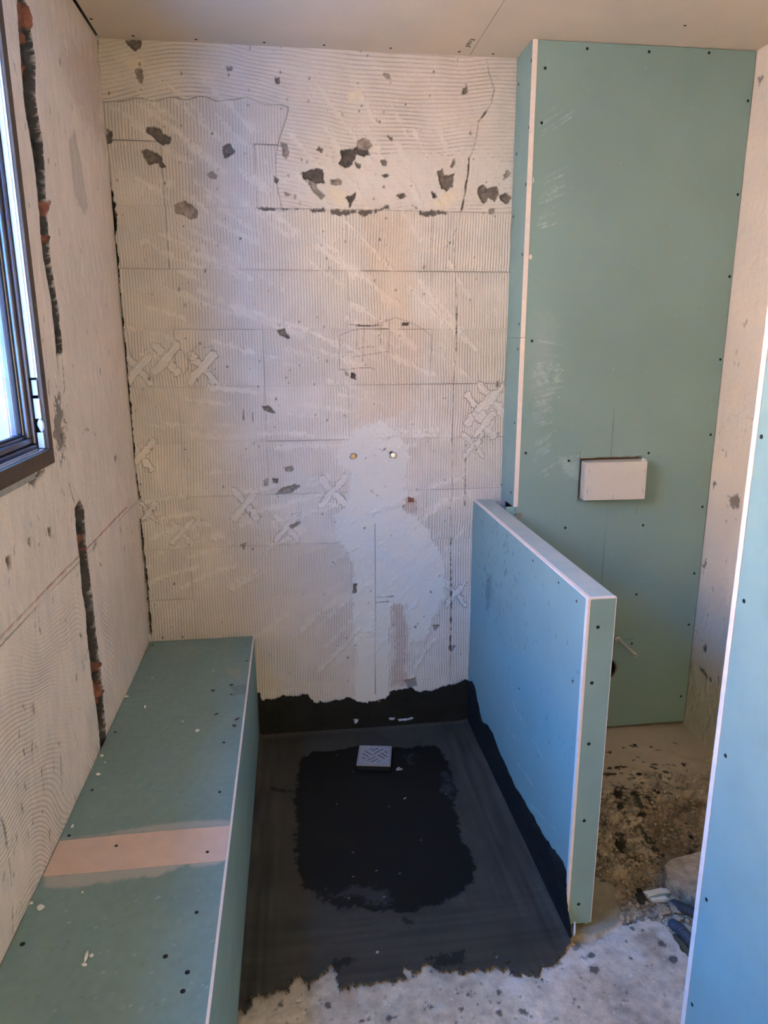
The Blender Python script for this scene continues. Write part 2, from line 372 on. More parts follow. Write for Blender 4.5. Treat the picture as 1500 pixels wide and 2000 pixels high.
# broken-out holes: (outline, tone, depth)
DK, MD, LT = (0.085, 0.062, 0.048), (0.155, 0.118, 0.092), (0.29, 0.23, 0.18)
HOLES = [
 ([(245, 78), (275, 78), (274, 92), (265, 98), (255, 92)], MD, .012), ([(263, 137), (275, 137), (279, 150), (277, 163), (268, 152)], LT, .006),
 ([(285, 250), (297, 247), (310, 252), (318, 262), (330, 268), (332, 279), (318, 283), (305, 277), (297, 262), (286, 258)], MD, .012),
 ([(278, 295), (290, 292), (308, 302), (318, 315), (323, 326), (316, 329), (308, 318), (292, 321), (287, 312), (278, 303)], MD, .012),
 ([(433, 285), (447, 281), (458, 295), (450, 300), (440, 307), (435, 300)], MD, .012), ([(402, 338), (415, 334), (425, 343), (424, 352), (410, 348)], LT, .006),
 ([(341, 400), (352, 394), (362, 393), (376, 400), (385, 415), (384, 425), (372, 428), (358, 420), (345, 415)], LT, .008),
 ([(209, 250), (217, 255), (217, 280), (206, 284), (207, 268)], MD, .015), ([(217, 393), (224, 396), (228, 430), (220, 450), (216, 430)], MD, .015),
 ([(592, 338), (612, 331), (630, 333), (631, 350), (636, 358), (622, 358), (605, 352), (595, 350)], DK, .008),
 ([(597, 352), (612, 356), (622, 370), (633, 382), (628, 388), (618, 382), (605, 364)], LT, .005),
 ([(668, 295), (676, 293), (688, 290), (700, 286), (716, 287), (721, 303), (708, 304), (698, 300), (690, 310), (684, 326), (667, 326), (664, 320), (670, 308)], DK, .008),
 ([(697, 275), (708, 270), (722, 276), (727, 284), (718, 290), (698, 288)], LT, .005),
 ([(645, 351), (655, 349), (667, 353), (666, 361), (648, 359)], LT, .004), ([(677, 386), (686, 382), (695, 376), (694, 388), (686, 396), (684, 404), (682, 393)], DK, .006),
 ([(855, 335), (864, 331), (866, 342), (875, 345), (888, 336), (886, 350), (882, 364), (872, 372), (862, 367), (858, 352)], MD, .008),
 ([(880, 325), (887, 309), (890, 320), (883, 330)], LT, .006), ([(934, 370), (944, 363), (952, 370), (956, 382), (945, 396), (937, 388)], MD, .008),
 ([(955, 368), (970, 364), (975, 380), (966, 392), (955, 385)], MD, .006), ([(976, 382), (990, 378), (998, 385), (990, 398), (978, 390)], MD, .008),
 ([(990, 335), (998, 338), (984, 350)], LT, .004), ([(957, 410), (966, 408), (965, 416), (956, 416)], LT, .004),
 ([(843, 376), (849, 378), (853, 385), (847, 385)], DK, .012), ([(775, 382), (790, 378), (793, 384), (780, 388)], MD, .005),
 ([(540, 645), (555, 643), (567, 660), (562, 662), (545, 655)], MD, .010), ([(512, 792), (527, 796), (536, 806), (530, 806), (518, 800)], MD, .010),
 ([(536, 965), (552, 952), (575, 947), (586, 950), (575, 958), (556, 965), (540, 967)], LT, .006), ([(556, 914), (570, 911), (573, 917), (562, 919)], LT, .005),
 ([(516, 938), (524, 936), (523, 947), (516, 947)], LT, .004), ([(533, 936), (543, 937), (541, 944), (533, 942)], MD, .004), ([(567, 1028), (583, 1018), (587, 1021), (572, 1032)], LT, .006),
 ([(686, 728), (693, 731), (694, 739), (687, 737)], DK, .006), ([(674, 726), (680, 727), (681, 733), (675, 732)], LT, .003), ([(970, 745), (976, 744), (977, 755), (970, 755)], LT, .004),
 ([(798, 972), (808, 974), (806, 980), (798, 980)], (0.25, 0.09, 0.05), .005), ([(690, 1141), (697, 1140), (694, 1155), (690, 1157)], MD, .006),
 ([(470, 1064), (480, 1060), (476, 1072), (472, 1070)], LT, .004), ([(785, 631), (797, 631), (797, 634), (786, 635)], DK, .003), ([(943, 987), (957, 989), (952, 992), (944, 990)], DK, .006),
 ([(550, 280), (560, 283), (566, 300), (560, 310), (553, 303)], LT, .006), ([(536, 345), (542, 352), (540, 358), (536, 354)], MD, .006), ([(555, 376), (562, 374), (566, 381), (556, 384)], LT, .004),
 ([(622, 286), (630, 291), (628, 296), (621, 292)], MD, .006), ([(745, 315), (752, 315), (754, 325), (748, 323)], MD, .005), ([(757, 266), (765, 267), (770, 275), (764, 274)], MD, .005),
 ([(750, 145), (760, 143), (763, 155), (755, 152)], LT, .004), ([(538, 154), (545, 153), (545, 162), (539, 161)], MD, .005), ([(903, 173), (911, 172), (911, 181), (904, 182)], MD, .005),
 ([(746, 342), (762, 340), (758, 347), (748, 345)], DK, .005), ([(695, 320), (703, 321), (702, 328), (697, 327)], MD, .004), ([(442, 130), (452, 131), (455, 137), (445, 137)], LT, .004),
]
for p, c, dp in HOLES:
    F.put(F.poly(p, warp=0.0035, edge=0.002, grow=0.0022), c, 0.95, am=0); m = F.poly(p, warp=0.0035, edge=0.002, grow=-0.0005); F.put(m, h=-dp)
    sl, k = m; F.h[sl] += k*0.003*fbm(U[sl], V[sl], 0.012, 3, 55); F.c[sl] *= (1+0.35*k*fbm(U[sl], V[sl], 0.012, 3, 57))[..., None]
    
# pits along the edge of the band
for pts, w_ in (([(612, 411), (632, 411)], .008), ([(648, 413), (665, 416), (690, 414), (715, 416), (735, 412), (757, 404)], .013), ([(822, 416), (838, 418), (856, 414), (870, 416)], .012), ([(505, 407), (612, 409)], .0015), ([(805, 400), (822, 412)], .003)):
    F.put(F.line(pts, w_, warp=0.0055, edge=0.003), DK, 0.9, h=-0.006, am=0)
# scattered pocks
pk = rnd
for i in range(420):
    x, y = pk.uniform(205, 1000), pk.uniform(90, 1330)
    r_ = pk.choice([0.0012, 0.0016, 0.0022, 0.003]); u0, v0 = F.uv(x, y)
    sl = F.box([(u0, v0)], r_+0.006)
    k = np.clip(0.5-(np.hypot((U[sl]-u0), (V[sl]-v0)*pk.uniform(.5, 1.2))-r_+0.002*F.W[sl])/0.002, 0, 1)
    F.put((sl, k), MD, pk.uniform(0.4, 0.9), h=-0.002)
# crack from ceiling to floor
CR = [(950, 112), (955, 140), (966, 175), (960, 203), (947, 222), (935, 237), (932, 262), (926, 290), (917, 310), (915, 340), (911, 360), (909, 378), (902, 410), (895, 440), (885, 462), (889, 520), (893, 600), (891, 690), (886, 750), (884, 850), (884, 960), (880, 1060), (882, 1150), (880, 1270), (880, 1330)]
F.put(F.line(CR, 0.0016, warp=0.0010, edge=0.002), (0.14, 0.10, 0.08), 0.8, h=-0.003)
for a, b, w_ in ((3, 6, .003), (8, 10, .002), (9, 13, .0042), (16, 18, .002), (21, 24, .003)):
    F.put(F.line(CR[a:b], w_, warp=0.0020, edge=0.002), DK, 0.9, h=-0.007)
# open joint towards the left wall
for pts, w_ in (([(203, 262), (206, 284)], .012), ([(207, 295), (213, 345), (218, 400)], .006), ([(216, 395), (222, 450)], .013), ([(222, 450), (231, 560), (243, 690)], .0075), ([(243, 690), (252, 790)], .007), ([(253, 790), (262, 920), (272, 975)], .006), ([(272, 1015), (283, 1110), (290, 1185), (294, 1240)], .009), ([(188, 80), (196, 190), (203, 262)], .002)):
    F.put(F.line(pts, w_, warp=0.0028, edge=0.003), (0.018, 0.013, 0.010), 1.0, h=-0.03, am=0)
# pencil marks
PM = lambda x, y: (640+x/6.25, 600+y/6.25)
PEN = [[(150, 345), (250, 300), (400, 265), (520, 262), (750, 265)], [(150, 345), (142, 560), (138, 765)], [(138, 765), (260, 758), (400, 740), (520, 740), (585, 758)], [(560, 220), (680, 180), (830, 127), (900, 148), (1040, 200), (1180, 280), (1260, 345)],
       [(1272, 335), (1268, 500), (1250, 700), (1248, 830)], [(755, 150), (745, 350), (738, 595)], [(360, 250), (358, 400), (352, 510)], [(448, 240), (435, 400), (430, 660)], [(352, 512), (440, 490), (530, 478), (575, 488)], [(310, 608), (430, 588), (560, 570), (655, 552)], [(690, 548), (745, 540)],
       [(650, 240), (648, 330), (640, 470)], [(250, 208), (340, 215), (520, 225), (680, 218)], [(345, 225), (540, 235), (660, 215)], [(250, 545), (320, 540)]]
for s_ in PEN: F.put(F.line([PM(*p) for p in s_], 0.0014, edge=0.0022), (0.05, 0.035, 0.03), 0.85)
F.put(F.line([PM(350, 222), PM(520, 228)], 0.004, warp=0.002), (0.08, 0.055, 0.04), 0.8); F.put(F.line([PM(910, 205), PM(990, 198)], 0.004), (0.08, 0.055, 0.04), 0.8)
PL = lambda x, y: (x/3, 600+y/3)
for s_ in ([(1030, 285), (1040, 255), (1065, 250), (1080, 275), (1090, 300), (1105, 320), (1100, 360), (1070, 405)], [(1110, 265), (1112, 330)], [(1150, 225), (1120, 270), (1118, 310), (1145, 315), (1165, 290)], [(1195, 205), (1195, 245)], [(1240, 215), (1255, 260)], [(1195, 235), (1245, 228)]):
    F.put(F.line([PL(*p) for p in s_], 0.0013, edge=0.0022), (0.10, 0.075, 0.06), 0.75)
F.put(F.line([(732, 1022), (733, 1180), (733, 1355)], 0.0016, edge=0.0018), (0.05, 0.04, 0.035), 0.9, h=-0.001)
for s_ in ([(724, 958), (745, 974)], [(720, 1168), (768, 1165)], [(720, 1177), (765, 1175)], [(883, 1050), (879, 1150)], [(910, 860), (908, 1000)], [(475, 800), (476, 820)], [(493, 805), (494, 825)], [(506, 870), (507, 885)], [(488, 1000), (490, 1015)], [(724, 885), (735, 890), (752, 877)], [(733, 890), (745, 895)]):
    F.put(F.line(s_, 0.0014, warp=0.002), (0.07, 0.055, 0.045), 0.8, h=-0.0015)
# recesses round the two water inlets
for x, y in ((690, 891), (767, 888)):
    u0, v0 = F.uv(x, y); sl = F.box([(u0, v0)], 0.03); k = np.clip(0.5-(np.hypot(U[sl]-u0, V[sl]-v0)-0.0125+0.004*F.W[sl])/0.004, 0, 1)
    F.put((sl, k), (0.05, 0.035, 0.028), 0.9, h=-0.012, am=0)
wb = F.mesh('wall_back', M_wall); tag(wb, 'beige back wall combed with old tile adhesive, chipped and pencil-marked', kind='structure')
MB().box((XL-0.3, D+0.05, -0.3), (XR+0.3, D+0.25, H+0.3)).build('masonry', M_mason, wb)
BACKF = F

# ------------------------------------------------------------------ left wall with the chase and the window opening
ys = np.unique(np.concatenate([np.arange(YREAR, 0.95, 0.04), np.arange(0.95, D+0.012, 0.0035), [WY0, WY1]]))
zs = np.unique(np.concatenate([np.arange(-0.06, 0.42, 0.03), np.arange(0.42, H-0.001, 0.0045), [WZ0, WZ1, H]]))
F = Field((XL, 0, 0), (0, 1, 0), (0, 0, 1), (1, 0, 0), ys, zs, (0.82, 0.685, 0.575))
U, V = F.U, F.V
F.h += 0.002*fbm(U, V, 0.3, 3, 1)+0.0009*fbm(U, V*0.4, 0.02, 3, 2)
F.c *= 1+0.08*fbm(U, V, 0.35, 4, 3)[..., None]; F.c *= 1+0.07*fbm(U*1.3, V*0.35, 0.02, 3, 4)[..., None]
# combed swirls low on the wall, faint ones elsewhere
F.ph = np.hypot((U-1.15)*1.0, V-0.05+0.10*fbm(U, V, 0.3, 2, 6))/0.0125
F.am = 0.65*sst(1.0, 0.8, V)*sst(-0.45, 0.25, fbm(U, V, 0.22, 3, 14)) + 0.18
m = (V > 1.0); F.ph = np.where(m, U/0.011+fbm(U, V, 0.2, 2, 15)*1.5, F.ph); F.am = np.where(m, 0.22+0.3*sst(0, 0.8, fbm(U, V, 0.2, 2, 16)), F.am)
# vertical trowel streaks and dark scratches
for i in range(260):
    x = rnd.uniform(5, 285); y = rnd.uniform(100, 1800); u0, v0 = F.uv(x, y)
    if u0 < 0.9 or u0 > 2.58: continue
    ln = rnd.uniform(0.004, 0.022)
    F.put(F.line([(u0, v0), (u0+rnd.uniform(-.008, .008), v0+ln)], rnd.uniform(.0018, .004), warp=0.003, edge=0.003, world=True), (0.20, 0.155, 0.12), rnd.uniform(0.35, 0.85), h=-0.0015)
F.put(F.poly([(135, 275), (147, 255), (160, 320), (170, 400), (165, 420), (147, 390), (138, 310)], warp=0.008, edge=0.008), (0.50, 0.42, 0.345), 0.6, am=0)
F.put(F.poly([(130, 70), (185, 90), (200, 270), (190, 280), (150, 200), (120, 120)], warp=0.03, edge=0.06), (0.56, 0.41, 0.33), 0.45)
# chase
CH = (0.075, 0.062, 0.050)
segs = [[(36, -60), (60, 60), (68, 110), (70, 190), (84, 280), (90, 400), (98, 500), (113, 600), (122, 685), (112, 690), (103, 600), (86, 500), (77, 400), (66, 300), (50, 200), (38, 60), (30, -60)],
        [(157, 978), (164, 1000), (167, 1060), (172, 1110), (180, 1180), (184, 1210), (192, 1280), (202, 1370), (207, 1430), (207, 1470), (197, 1470), (190, 1390), (180, 1320), (172, 1250), (168, 1200), (160, 1150), (157, 1090), (150, 1040), (147, 995)]]
for s_ in segs:
    F.put(F.poly(s_, warp=0.0022, edge=0.003, grow=0.004), CH, 1.0, am=0); m = F.poly(s_, warp=0.0022, edge=0.0035); F.put(m, CH, 1.0, h=-0.020, am=0); sl, k = m
    F.h[sl] += k*0.012*fbm(U[sl], V[sl], 0.035, 3, 23); F.c[sl] *= (1+0.7*k*fbm(U[sl], V[sl], 0.04, 3, 24))[..., None]
    F.fb[sl] += 4*k
BR = (0.30, 0.105, 0.055)
for p in ([(44, 0), (60, 30), (58, 55), (44, 60)], [(44, 60), (56, 60), (56, 85), (46, 80)], [(50, 130), (58, 130), (60, 160), (55, 165)], [(73, 375), (85, 375), (88, 395), (78, 392)], [(78, 400), (95, 395), (92, 420), (82, 415)], [(83, 455), (96, 460), (96, 470), (86, 470)],
          [(152, 1045), (166, 1045), (166, 1075), (155, 1070)], [(182, 1295), (195, 1298), (195, 1312), (184, 1308)], [(184, 1325), (198, 1330), (202, 1375), (190, 1380)], [(192, 1418), (206, 1420), (206, 1440), (195, 1440)]):
    m = F.poly(p, warp=0.006, edge=0.004); F.put(m, BR, 0.9); sl, k = m; F.h[sl] += k*0.006; F.c[sl] *= (1+0.4*k*fbm(U[sl], V[sl], 0.02, 3, 25))[..., None]
# filled stretch between: cracks and grey mortar
F.put(F.poly([(108, 775), (122, 770), (128, 850), (118, 890), (108, 850)], warp=0.022, edge=0.006), (0.21, 0.175, 0.145), 0.85, h=-0.003, am=0)
for pts, w_ in (([(113, 690), (118, 760)], .004), ([(122, 850), (133, 880), (136, 915)], .005), ([(134, 940), (148, 985)], .003), ([(122, 690), (128, 760)], .002), ([(95, 740), (97, 770)], .008)):
    F.put(F.line(pts, w_, warp=0.005, edge=0.003), (0.12, 0.09, 0.07), 0.85, h=-0.004)
# chips
for p in ([(9, 1088), (22, 1085), (26, 1110), (14, 1112)], [(56, 1050), (63, 1048), (62, 1062), (57, 1062)], [(95, 1030), (104, 1030), (102, 1045), (97, 1045)], [(62, 1375), (67, 1375), (73, 1392), (66, 1395)], [(182, 1072), (190, 1050), (190, 1060), (184, 1076)], [(58, 935), (80, 925), (70, 945), (55, 955)], [(76, 920), (95, 908), (88, 925), (78, 930)], [(156, 1238), (162, 1240), (160, 1250)], [(43, 1375), (48, 1378), (50, 1390)], [(194, 1100), (200, 1098), (198, 1114)], [(222, 895), (228, 885), (228, 905)]):
    F.put(F.poly(p, warp=0.004, edge=0.003), (0.12, 0.085, 0.06), 0.85, h=-0.006, am=0)
F.put(F.line([(0, 1590), (12, 1620), (27, 1760), (27, 1830)], .003, warp=0.003), (0.10, 0.08, 0.06), 0.85, h=-0.004)
F.put(F.line([(88, 1480), (116, 1450), (122, 1560)], .0015, warp=0.003), (0.2, 0.16, 0.12), 0.6)
F.put(F.line([(268, 930), (262, 870)], .002, warp=0.003), (0.10, 0.08, 0.06), 0.8); F.put(F.line([(155, 842), (170, 838), (188, 850)], .002, warp=0.004), (0.2, 0.16, 0.13), 0.7)
# snapped red chalk line one metre up
F.put(F.line([(0.9, 1.012), (2.445, 1.014)], .0035, warp=0.0009, edge=0.003, world=True), (0.36, 0.07, 0.05), 0.85)
# open joint with the back wall
for pts, w_ in (([(192, 190), (200, 262)], .002), ([(206, 290), (218, 395)], .004), ([(218, 400), (243, 690)], .006), ([(245, 690), (272, 975)], .003), ([(272, 1010), (294, 1240)], .006)):
    F.put(F.line(pts, w_, warp=0.0025, edge=0.003), (0.03, 0.022, 0.018), 0.95, h=-0.012)
uc, vc = (ys[:-1]+ys[1:])/2, (zs[:-1]+zs[1:])/2
F.keep = ~(((uc > WY0) & (uc < WY1))[:, None] & ((vc > WZ0) & (vc < WZ1))[None, :])
wl = F.mesh('wall_left', M_wall); tag(wl, 'plastered left wall with a vertical chase, red chalk line and window', kind='structure')
b = MB(); X0, X1 = XL-0.28, XL-0.05
b.box((X0, YREAR-0.2, -0.3), (X1, WY0-0.002, H+0.3)); b.box((X0, WY1+0.002, -0.3), (X1, D+0.2, H+0.3)); b.box((X0, WY0-0.002, -0.3), (X1, WY1+0.002, WZ0-0.002)); b.box((X0, WY0-0.002, WZ1+0.002), (X1, WY1+0.002, H+0.3))
b.build('masonry', M_mason, wl)

# ------------------------------------------------------------------ right wall (behind the toilet corner) and rear wall
ys = np.unique(np.concatenate([np.arange(YREAR, 1.3, 0.05), np.arange(1.3, D+0.01, 0.004)])); zs = np.arange(-0.06, H+0.02, 0.006)
F = Field((XR, 0, 0), (0, 1, 0), (0, 0, 1), (-1, 0, 0), ys, zs, (0.78, 0.62, 0.475)); U, V = F.U, F.V
F.c[:] = F.c*(1-sst(1.9, 1.2, V)*0.0)[..., None]; F.c *= 1+0.05*fbm(U, V, 0.2, 3, 6)[..., None]
F.h += 0.002*fbm(U, V, 0.3, 3, 1)+0.0008*fbm(U, V, 0.02, 3, 2)
k = sst(0.48, 0.25, V+0.06*fbm(U, V, 0.12, 3, 19)); F.c = F.c*(1-k[..., None])+np.array((0.66, 0.58, 0.45))*k[..., None]; F.h += k*0.003*fbm(U, V, 0.03, 4, 33)
F.ph = (U*0.8+V*0.6)/0.012; F.am = 0.18*k+0.04
for p in ([(1422, 970), (1440, 965), (1444, 992), (1424, 990)], [(1451, 632), (1456, 632), (1456, 644), (1452, 644)], [(1392, 940), (1396, 944), (1393, 952)], [(1371, 1105), (1378, 1092), (1380, 1102), (1374, 1115)], [(1368, 1262), (1378, 1258), (1376, 1275)], [(1480, 152), (1488, 150), (1482, 165)], [(1366, 1305), (1375, 1310), (1390, 1330), (1380, 1325)], [(1371, 1260), (1377, 1258), (1376, 1272), (1371, 1272)], [(1400, 1325), (1404, 1325), (1404, 1335)]):
    F.put(F.poly(p, warp=0.008, edge=0.004), (0.15, 0.115, 0.09), 0.8, h=-0.004)
for i in range(60):
    x, y = rnd.uniform(1340, 1480), rnd.uniform(600, 1450); u0, v0 = F.uv(x, y)
    if 1.4 < u0 < 2.44: F.put(F.line([(u0, v0), (u0+rnd.uniform(-.01, .01), v0+rnd.uniform(.004, .014))], .003, warp=0.003, world=True), (0.2, 0.16, 0.13), rnd.uniform(.3, .8), h=-0.002)
for z_ in (1.05, 1.3, 1.56, 1.83, 2.1): F.put(F.line([(1.3, z_), (2.5, z_+0.004)], .0015, warp=0.001, world=True), (0.35, 0.28, 0.23), 0.5)
wr = F.mesh('wall_right', M_wall); tag(wr, 'cream right wall strip beside the green boarding', kind='structure')
MB().box((XR+0.05, YREAR-0.2, -0.3), (XR+0.25, D+0.2, H+0.3)).build('masonry', M_mason, wr)
b = MB(); b.box((XL-0.1, YREAR-0.1, -0.2), (0.10, YREAR, H+0.05)); b.box((1.0, YREAR-0.1, -0.2), (XR+0.1, YREAR, H+0.05)); b.box((0.10, YREAR-0.1, 2.1), (1.0, YREAR, H+0.05))
b.box((-0.2, YREAR-1.3, -0.2), (1.3, YREAR-1.2, H+0.05)); b.box((-0.2, YREAR-1.2, -0.2), (-0.1, YREAR-0.1, H+0.05)); b.box((1.2, YREAR-1.2, -0.2), (1.3, YREAR-0.1, H+0.05)); b.box((-0.2, YREAR-1.3, -0.3), (1.3, YREAR-0.1, -0.2)); b.box((-0.2, YREAR-1.3, H), (1.3, YREAR-0.1, H+0.1))
tag(b.build('wall_rear', plain('rear_plaster', (0.62, 0.55, 0.48), 0.9)), kind='structure')

# ------------------------------------------------------------------ ceiling boards
XS = at(918, 107, 2, H).x
b = MB(); b.box((XL+0.009, YREAR, H), (XS-0.0012, D+0.01, H+0.0125)); b.box((XS+0.0012, YREAR, H), (XR+0.02, D+0.01, H+0.0125))
ce = tag(b.build('ceiling', M_ceil), 'bare plasterboard ceiling of two boards with one open seam', kind='structure')
MB().box((XL-0.25, YREAR-0.2, H+0.10), (XR+0.3, D+0.3, H+0.3)).build('masonry', M_mason, ce)

def screw(parent, p, n, r=0.0036, name='screw'):
    p, n = Vector(p), Vector(n)
    b = MB(); b.lathe(p, n, [(0.0, r*1.15), (0.0006, r*1.05), (0.0007, r*0.8), (0.0003, r*0.35), (0.0002, 0.0001)], 14)
    return b.build(name, M_screw, parent)
for x, y in ((260, 70), (383, 77), (516, 83), (633, 88), (763, 94), (897, 101), (963, 105.5), (178, 37), (1338, 50)):
    p = at(x, y, 2, H)
    screw(ce, p, (0, 0, -1), 0.0042)
def text(body, size, mat, parent, mw, name='printed_mark'):
    cu = bpy.data.curves.new(name, 'FONT'); cu.body = body; cu.size = size; cu.extrude = 0.0002; cu.align_x = 'CENTER'; cu.align_y = 'CENTER'
    t = bpy.data.objects.new('tmp', cu); COL.objects.link(t); dg = bpy.context.evaluated_depsgraph_get()
    me = bpy.data.meshes.new_from_object(t.evaluated_get(dg)); bpy.data.objects.remove(t)
    me.transform(mw); return link(name, me, mat, parent)
p = at(918, 84, 2, H-0.0003)
text('Knauf', 0.028, M_ink, ce, Matrix.Translation(p) @ Matrix.Rotation(math.radians(90), 4, 'Z') @ Matrix.Rotation(math.pi, 4, 'X'))

# ------------------------------------------------------------------ floor: raw slab, dirt and rubble
xs = np.unique(np.concatenate([np.arange(XL-0.05, -0.2, 0.06), np.arange(-0.2, XR+0.03, 0.0035)]))
ys = np.unique(np.concatenate([np.arange(YREAR-0.1, 1.15, 0.05), np.arange(1.15, D+0.02, 0.0035)]))
F = Field((0, 0, 0), (1, 0, 0), (0, 1, 0), (0, 0, 1), xs, ys, (0.50, 0.40, 0.30)); U, V = F.U, F.V
F.h += -0.006+0.004*fbm(U, V, 0.25, 4, 1)+0.0015*fbm(U, V, 0.03, 4, 2)
F.c *= 1+0.28*fbm(U, V, 0.15, 5, 3)[..., None]*np.array([0.9, 0.95, 1.0]); F.c *= 1+0.25*fbm(U, V, 0.02, 4, 4)[..., None]
rust = sst(0.25, 0.8, fbm(U, V, 0.12, 3, 7)); F.c = F.c*(1-0.5*rust[..., None])+np.array((0.40, 0.29, 0.21))*0.5*rust[..., None]
wh = sst(0.35, 0.75, fbm(U, V, 0.09, 4, 8)); F.c = F.c*(1-0.45*wh[..., None])+np.array((0.64, 0.57, 0.48))*0.45*wh[..., None]
# dug-out toilet corner
m = F.poly([(1100, 1300), (1420, 1300), (1500, 1700), (1420, 2000), (1345, 1862), (1318, 1822), (1292, 1795), (1268, 1786), (1245, 1790), (1212, 1800), (1195, 1822), (1160, 1842), (1130, 1842), (1060, 1800)], warp=0.008, edge=0.012)
base = lambda a, b: -0.012+0.024*sst(1.75, 2.3, b+0.15*fbm(a, b, 0.25, 3, 47)) + 0.006*fbm(a, b, 0.15, 3, 40)
F.put(m, (0.50, 0.385, 0.26), 1.0, h=base); sl, k = m
u_, v_ = U[sl], V[sl]
rub = sst(2.25, 1.98, v_+0.08*fbm(u_, v_, 0.2, 3, 41))*k
F.h[sl] += rub*(0.014*fbm(u_, v_, 0.07, 4, 42)+0.011*np.abs(fbm(u_, v_, 0.022, 3, 43)))
F.c[sl] *= (1-0.25*rub)[..., None]; F.c[sl] *= (1+0.65*rub*fbm(u_, v_, 0.05, 5, 45)+0.10*fbm(u_, v_, 0.2, 3, 46))[..., None]
lt = sst(0.2, 0.8, fbm(u_, v_, 0.02, 3, 48))*rub; F.c[sl] = F.c[sl]*(1-0.4*lt[..., None])+np.array((0.56, 0.45, 0.30))*0.4*lt[..., None]
sm = (1-rub/np.maximum(k, 1e-3))*k*sst(1.9, 2.2, v_); F.c[sl] = F.c[sl]*(1-0.5*sm[..., None])+np.array((0.62, 0.53, 0.40))*0.5*sm[..., None]
F.put(F.poly([(1250, 1570), (1375, 1560), (1375, 1660), (1300, 1680), (1260, 1640)], warp=0.02, edge=0.05), (0.20, 0.125, 0.065), 0.6)
# worn light margin of the slab
F.put(F.line([(1345, 1862), (1318, 1828), (1292, 1800), (1268, 1793), (1245, 1797), (1214, 1812), (1195, 1835), (1160, 1850), (1130, 1875), (1095, 1880), (1060, 1890)], .055, warp=0.018, edge=0.03), (0.66, 0.60, 0.52), 0.5)
F.put(F.line([(1345, 1860), (1316, 1820), (1292, 1792), (1262, 1783), (1235, 1795), (1212, 1804)], .006, warp=0.005, edge=0.006), (0.08, 0.06, 0.045), 0.7, h=-0.016)
# smooth mortar patch at the foot of the half wall
m = F.poly([(1130, 1710), (1180, 1718), (1198, 1730), (1208, 1765), (1214, 1785), (1203, 1808), (1185, 1820), (1160, 1826), (1120, 1832), (1095, 1800)], warp=0.005, edge=0.006)
F.put(m, (0.30, 0.26, 0.185), 1.0, h=0.001); F.c[m[0]] *= (1+0.15*m[1]*fbm(U[m[0]], V[m[0]], 0.05, 3, 61))[..., None]
F.put(F.poly([(1180, 1716), (1195, 1725), (1170, 1722)], warp=0.002), (0.05, 0.04, 0.03), 0.7)
# dark splashes of adhesive and soot
for i in range(150):
    x, y = rnd.uniform(1165, 1340), rnd.gauss(1555, 55)
    if not 1440 < y < 1720: continue
    u0, v0 = F.uv(x, y); r_ = rnd.choice([.002, .003, .004, .006]); sl = F.box([(u0, v0)], r_*2+0.01)
    k = np.clip(0.5-(np.hypot((U[sl]-u0)*rnd.uniform(.5, 1), V[sl]-v0)-r_+0.006*F.W[sl])/0.003, 0, 1); F.put((sl, k), (0.06, 0.045, 0.03), rnd.uniform(.5, .95))
for p in ([(1200, 1545), (1215, 1543), (1218, 1556), (1203, 1560)], [(1197, 1555), (1225, 1562), (1220, 1566)], [(1206, 1570), (1216, 1572), (1216, 1586), (1208, 1582)], [(1255, 1557), (1272, 1556), (1265, 1562)], [(1236, 1553), (1246, 1560), (1262, 1592), (1256, 1602), (1246, 1590)], [(1204, 1625), (1216, 1622), (1222, 1650), (1244, 1680), (1226, 1668), (1200, 1655)], [(1246, 1610), (1256, 1612), (1280, 1636), (1270, 1645), (1254, 1630)], [(1165, 1634), (1182, 1638), (1180, 1646), (1165, 1644)], [(1345, 1660), (1355, 1655), (1352, 1670)], [(1270, 1640), (1285, 1655), (1275, 1660)]):
    F.put(F.poly(p, warp=0.010, edge=0.005), (0.045, 0.038, 0.024), 0.9)
# stains on the slab
for x, y, r_ in ((1290, 1840, .012), (1255, 1815, .006), (1235, 1812, .004), (1316, 1870, .010), (1162, 1892, .013), (1232, 1868, .007), (1156, 1862, .008), (1277, 1965, .005), (1020, 1970, .006), (1019, 1944, .004), (1013, 1925, .003), (973, 1935, .005), (903, 1967, .006), (839, 1962, .005), (829, 1968, .003), (760, 1986, .006), (974, 1955, .004), (975, 1971, .006), (641, 1963, .008), (548, 1960, .010), (890, 1992, .004), (1000, 1990, .003), (707, 1990, .006), (940, 1916, .004)):
    u0, v0 = F.uv(x, y); sl = F.box([(u0, v0)], r_*2+0.01)
    k = np.clip(0.5-(np.hypot(U[sl]-u0, V[sl]-v0)-r_*0.9+0.005*F.W[sl])/0.003, 0, 1); F.put((sl, k), (0.07, 0.058, 0.045), 0.85)
for i in range(500):
    x, y = rnd.uniform(470, 1340), rnd.uniform(1830, 2000); u0, v0 = F.uv(x, y); r_ = rnd.choice([.001, .0015, .002, .003]); sl = F.box([(u0, v0)], r_*2+0.008)
    k = np.clip(0.5-(np.hypot(U[sl]-u0, V[sl]-v0)-r_+0.003*F.W[sl])/0.0025, 0, 1); F.put((sl, k), rnd.choice([(0.09, 0.07, 0.055), (0.12, 0.10, 0.08), (0.62, 0.58, 0.54)]), rnd.uniform(.3, .8))
F.put(F.line([(1000, 1885), (1040, 1895), (1090, 1870), (1130, 1845)], .012, warp=0.02, edge=0.01), (0.07, 0.06, 0.05), 0.7)
fl = F.mesh('floor', M_floor); tag(fl, 'raw stained concrete floor, broken open in the toilet corner', kind='structure')
FLOORF = F
MB().box((XL-0.25, YREAR-0.2, -0.3), (XR+0.25, D+0.2, -0.08)).build('masonry', M_mason, fl)
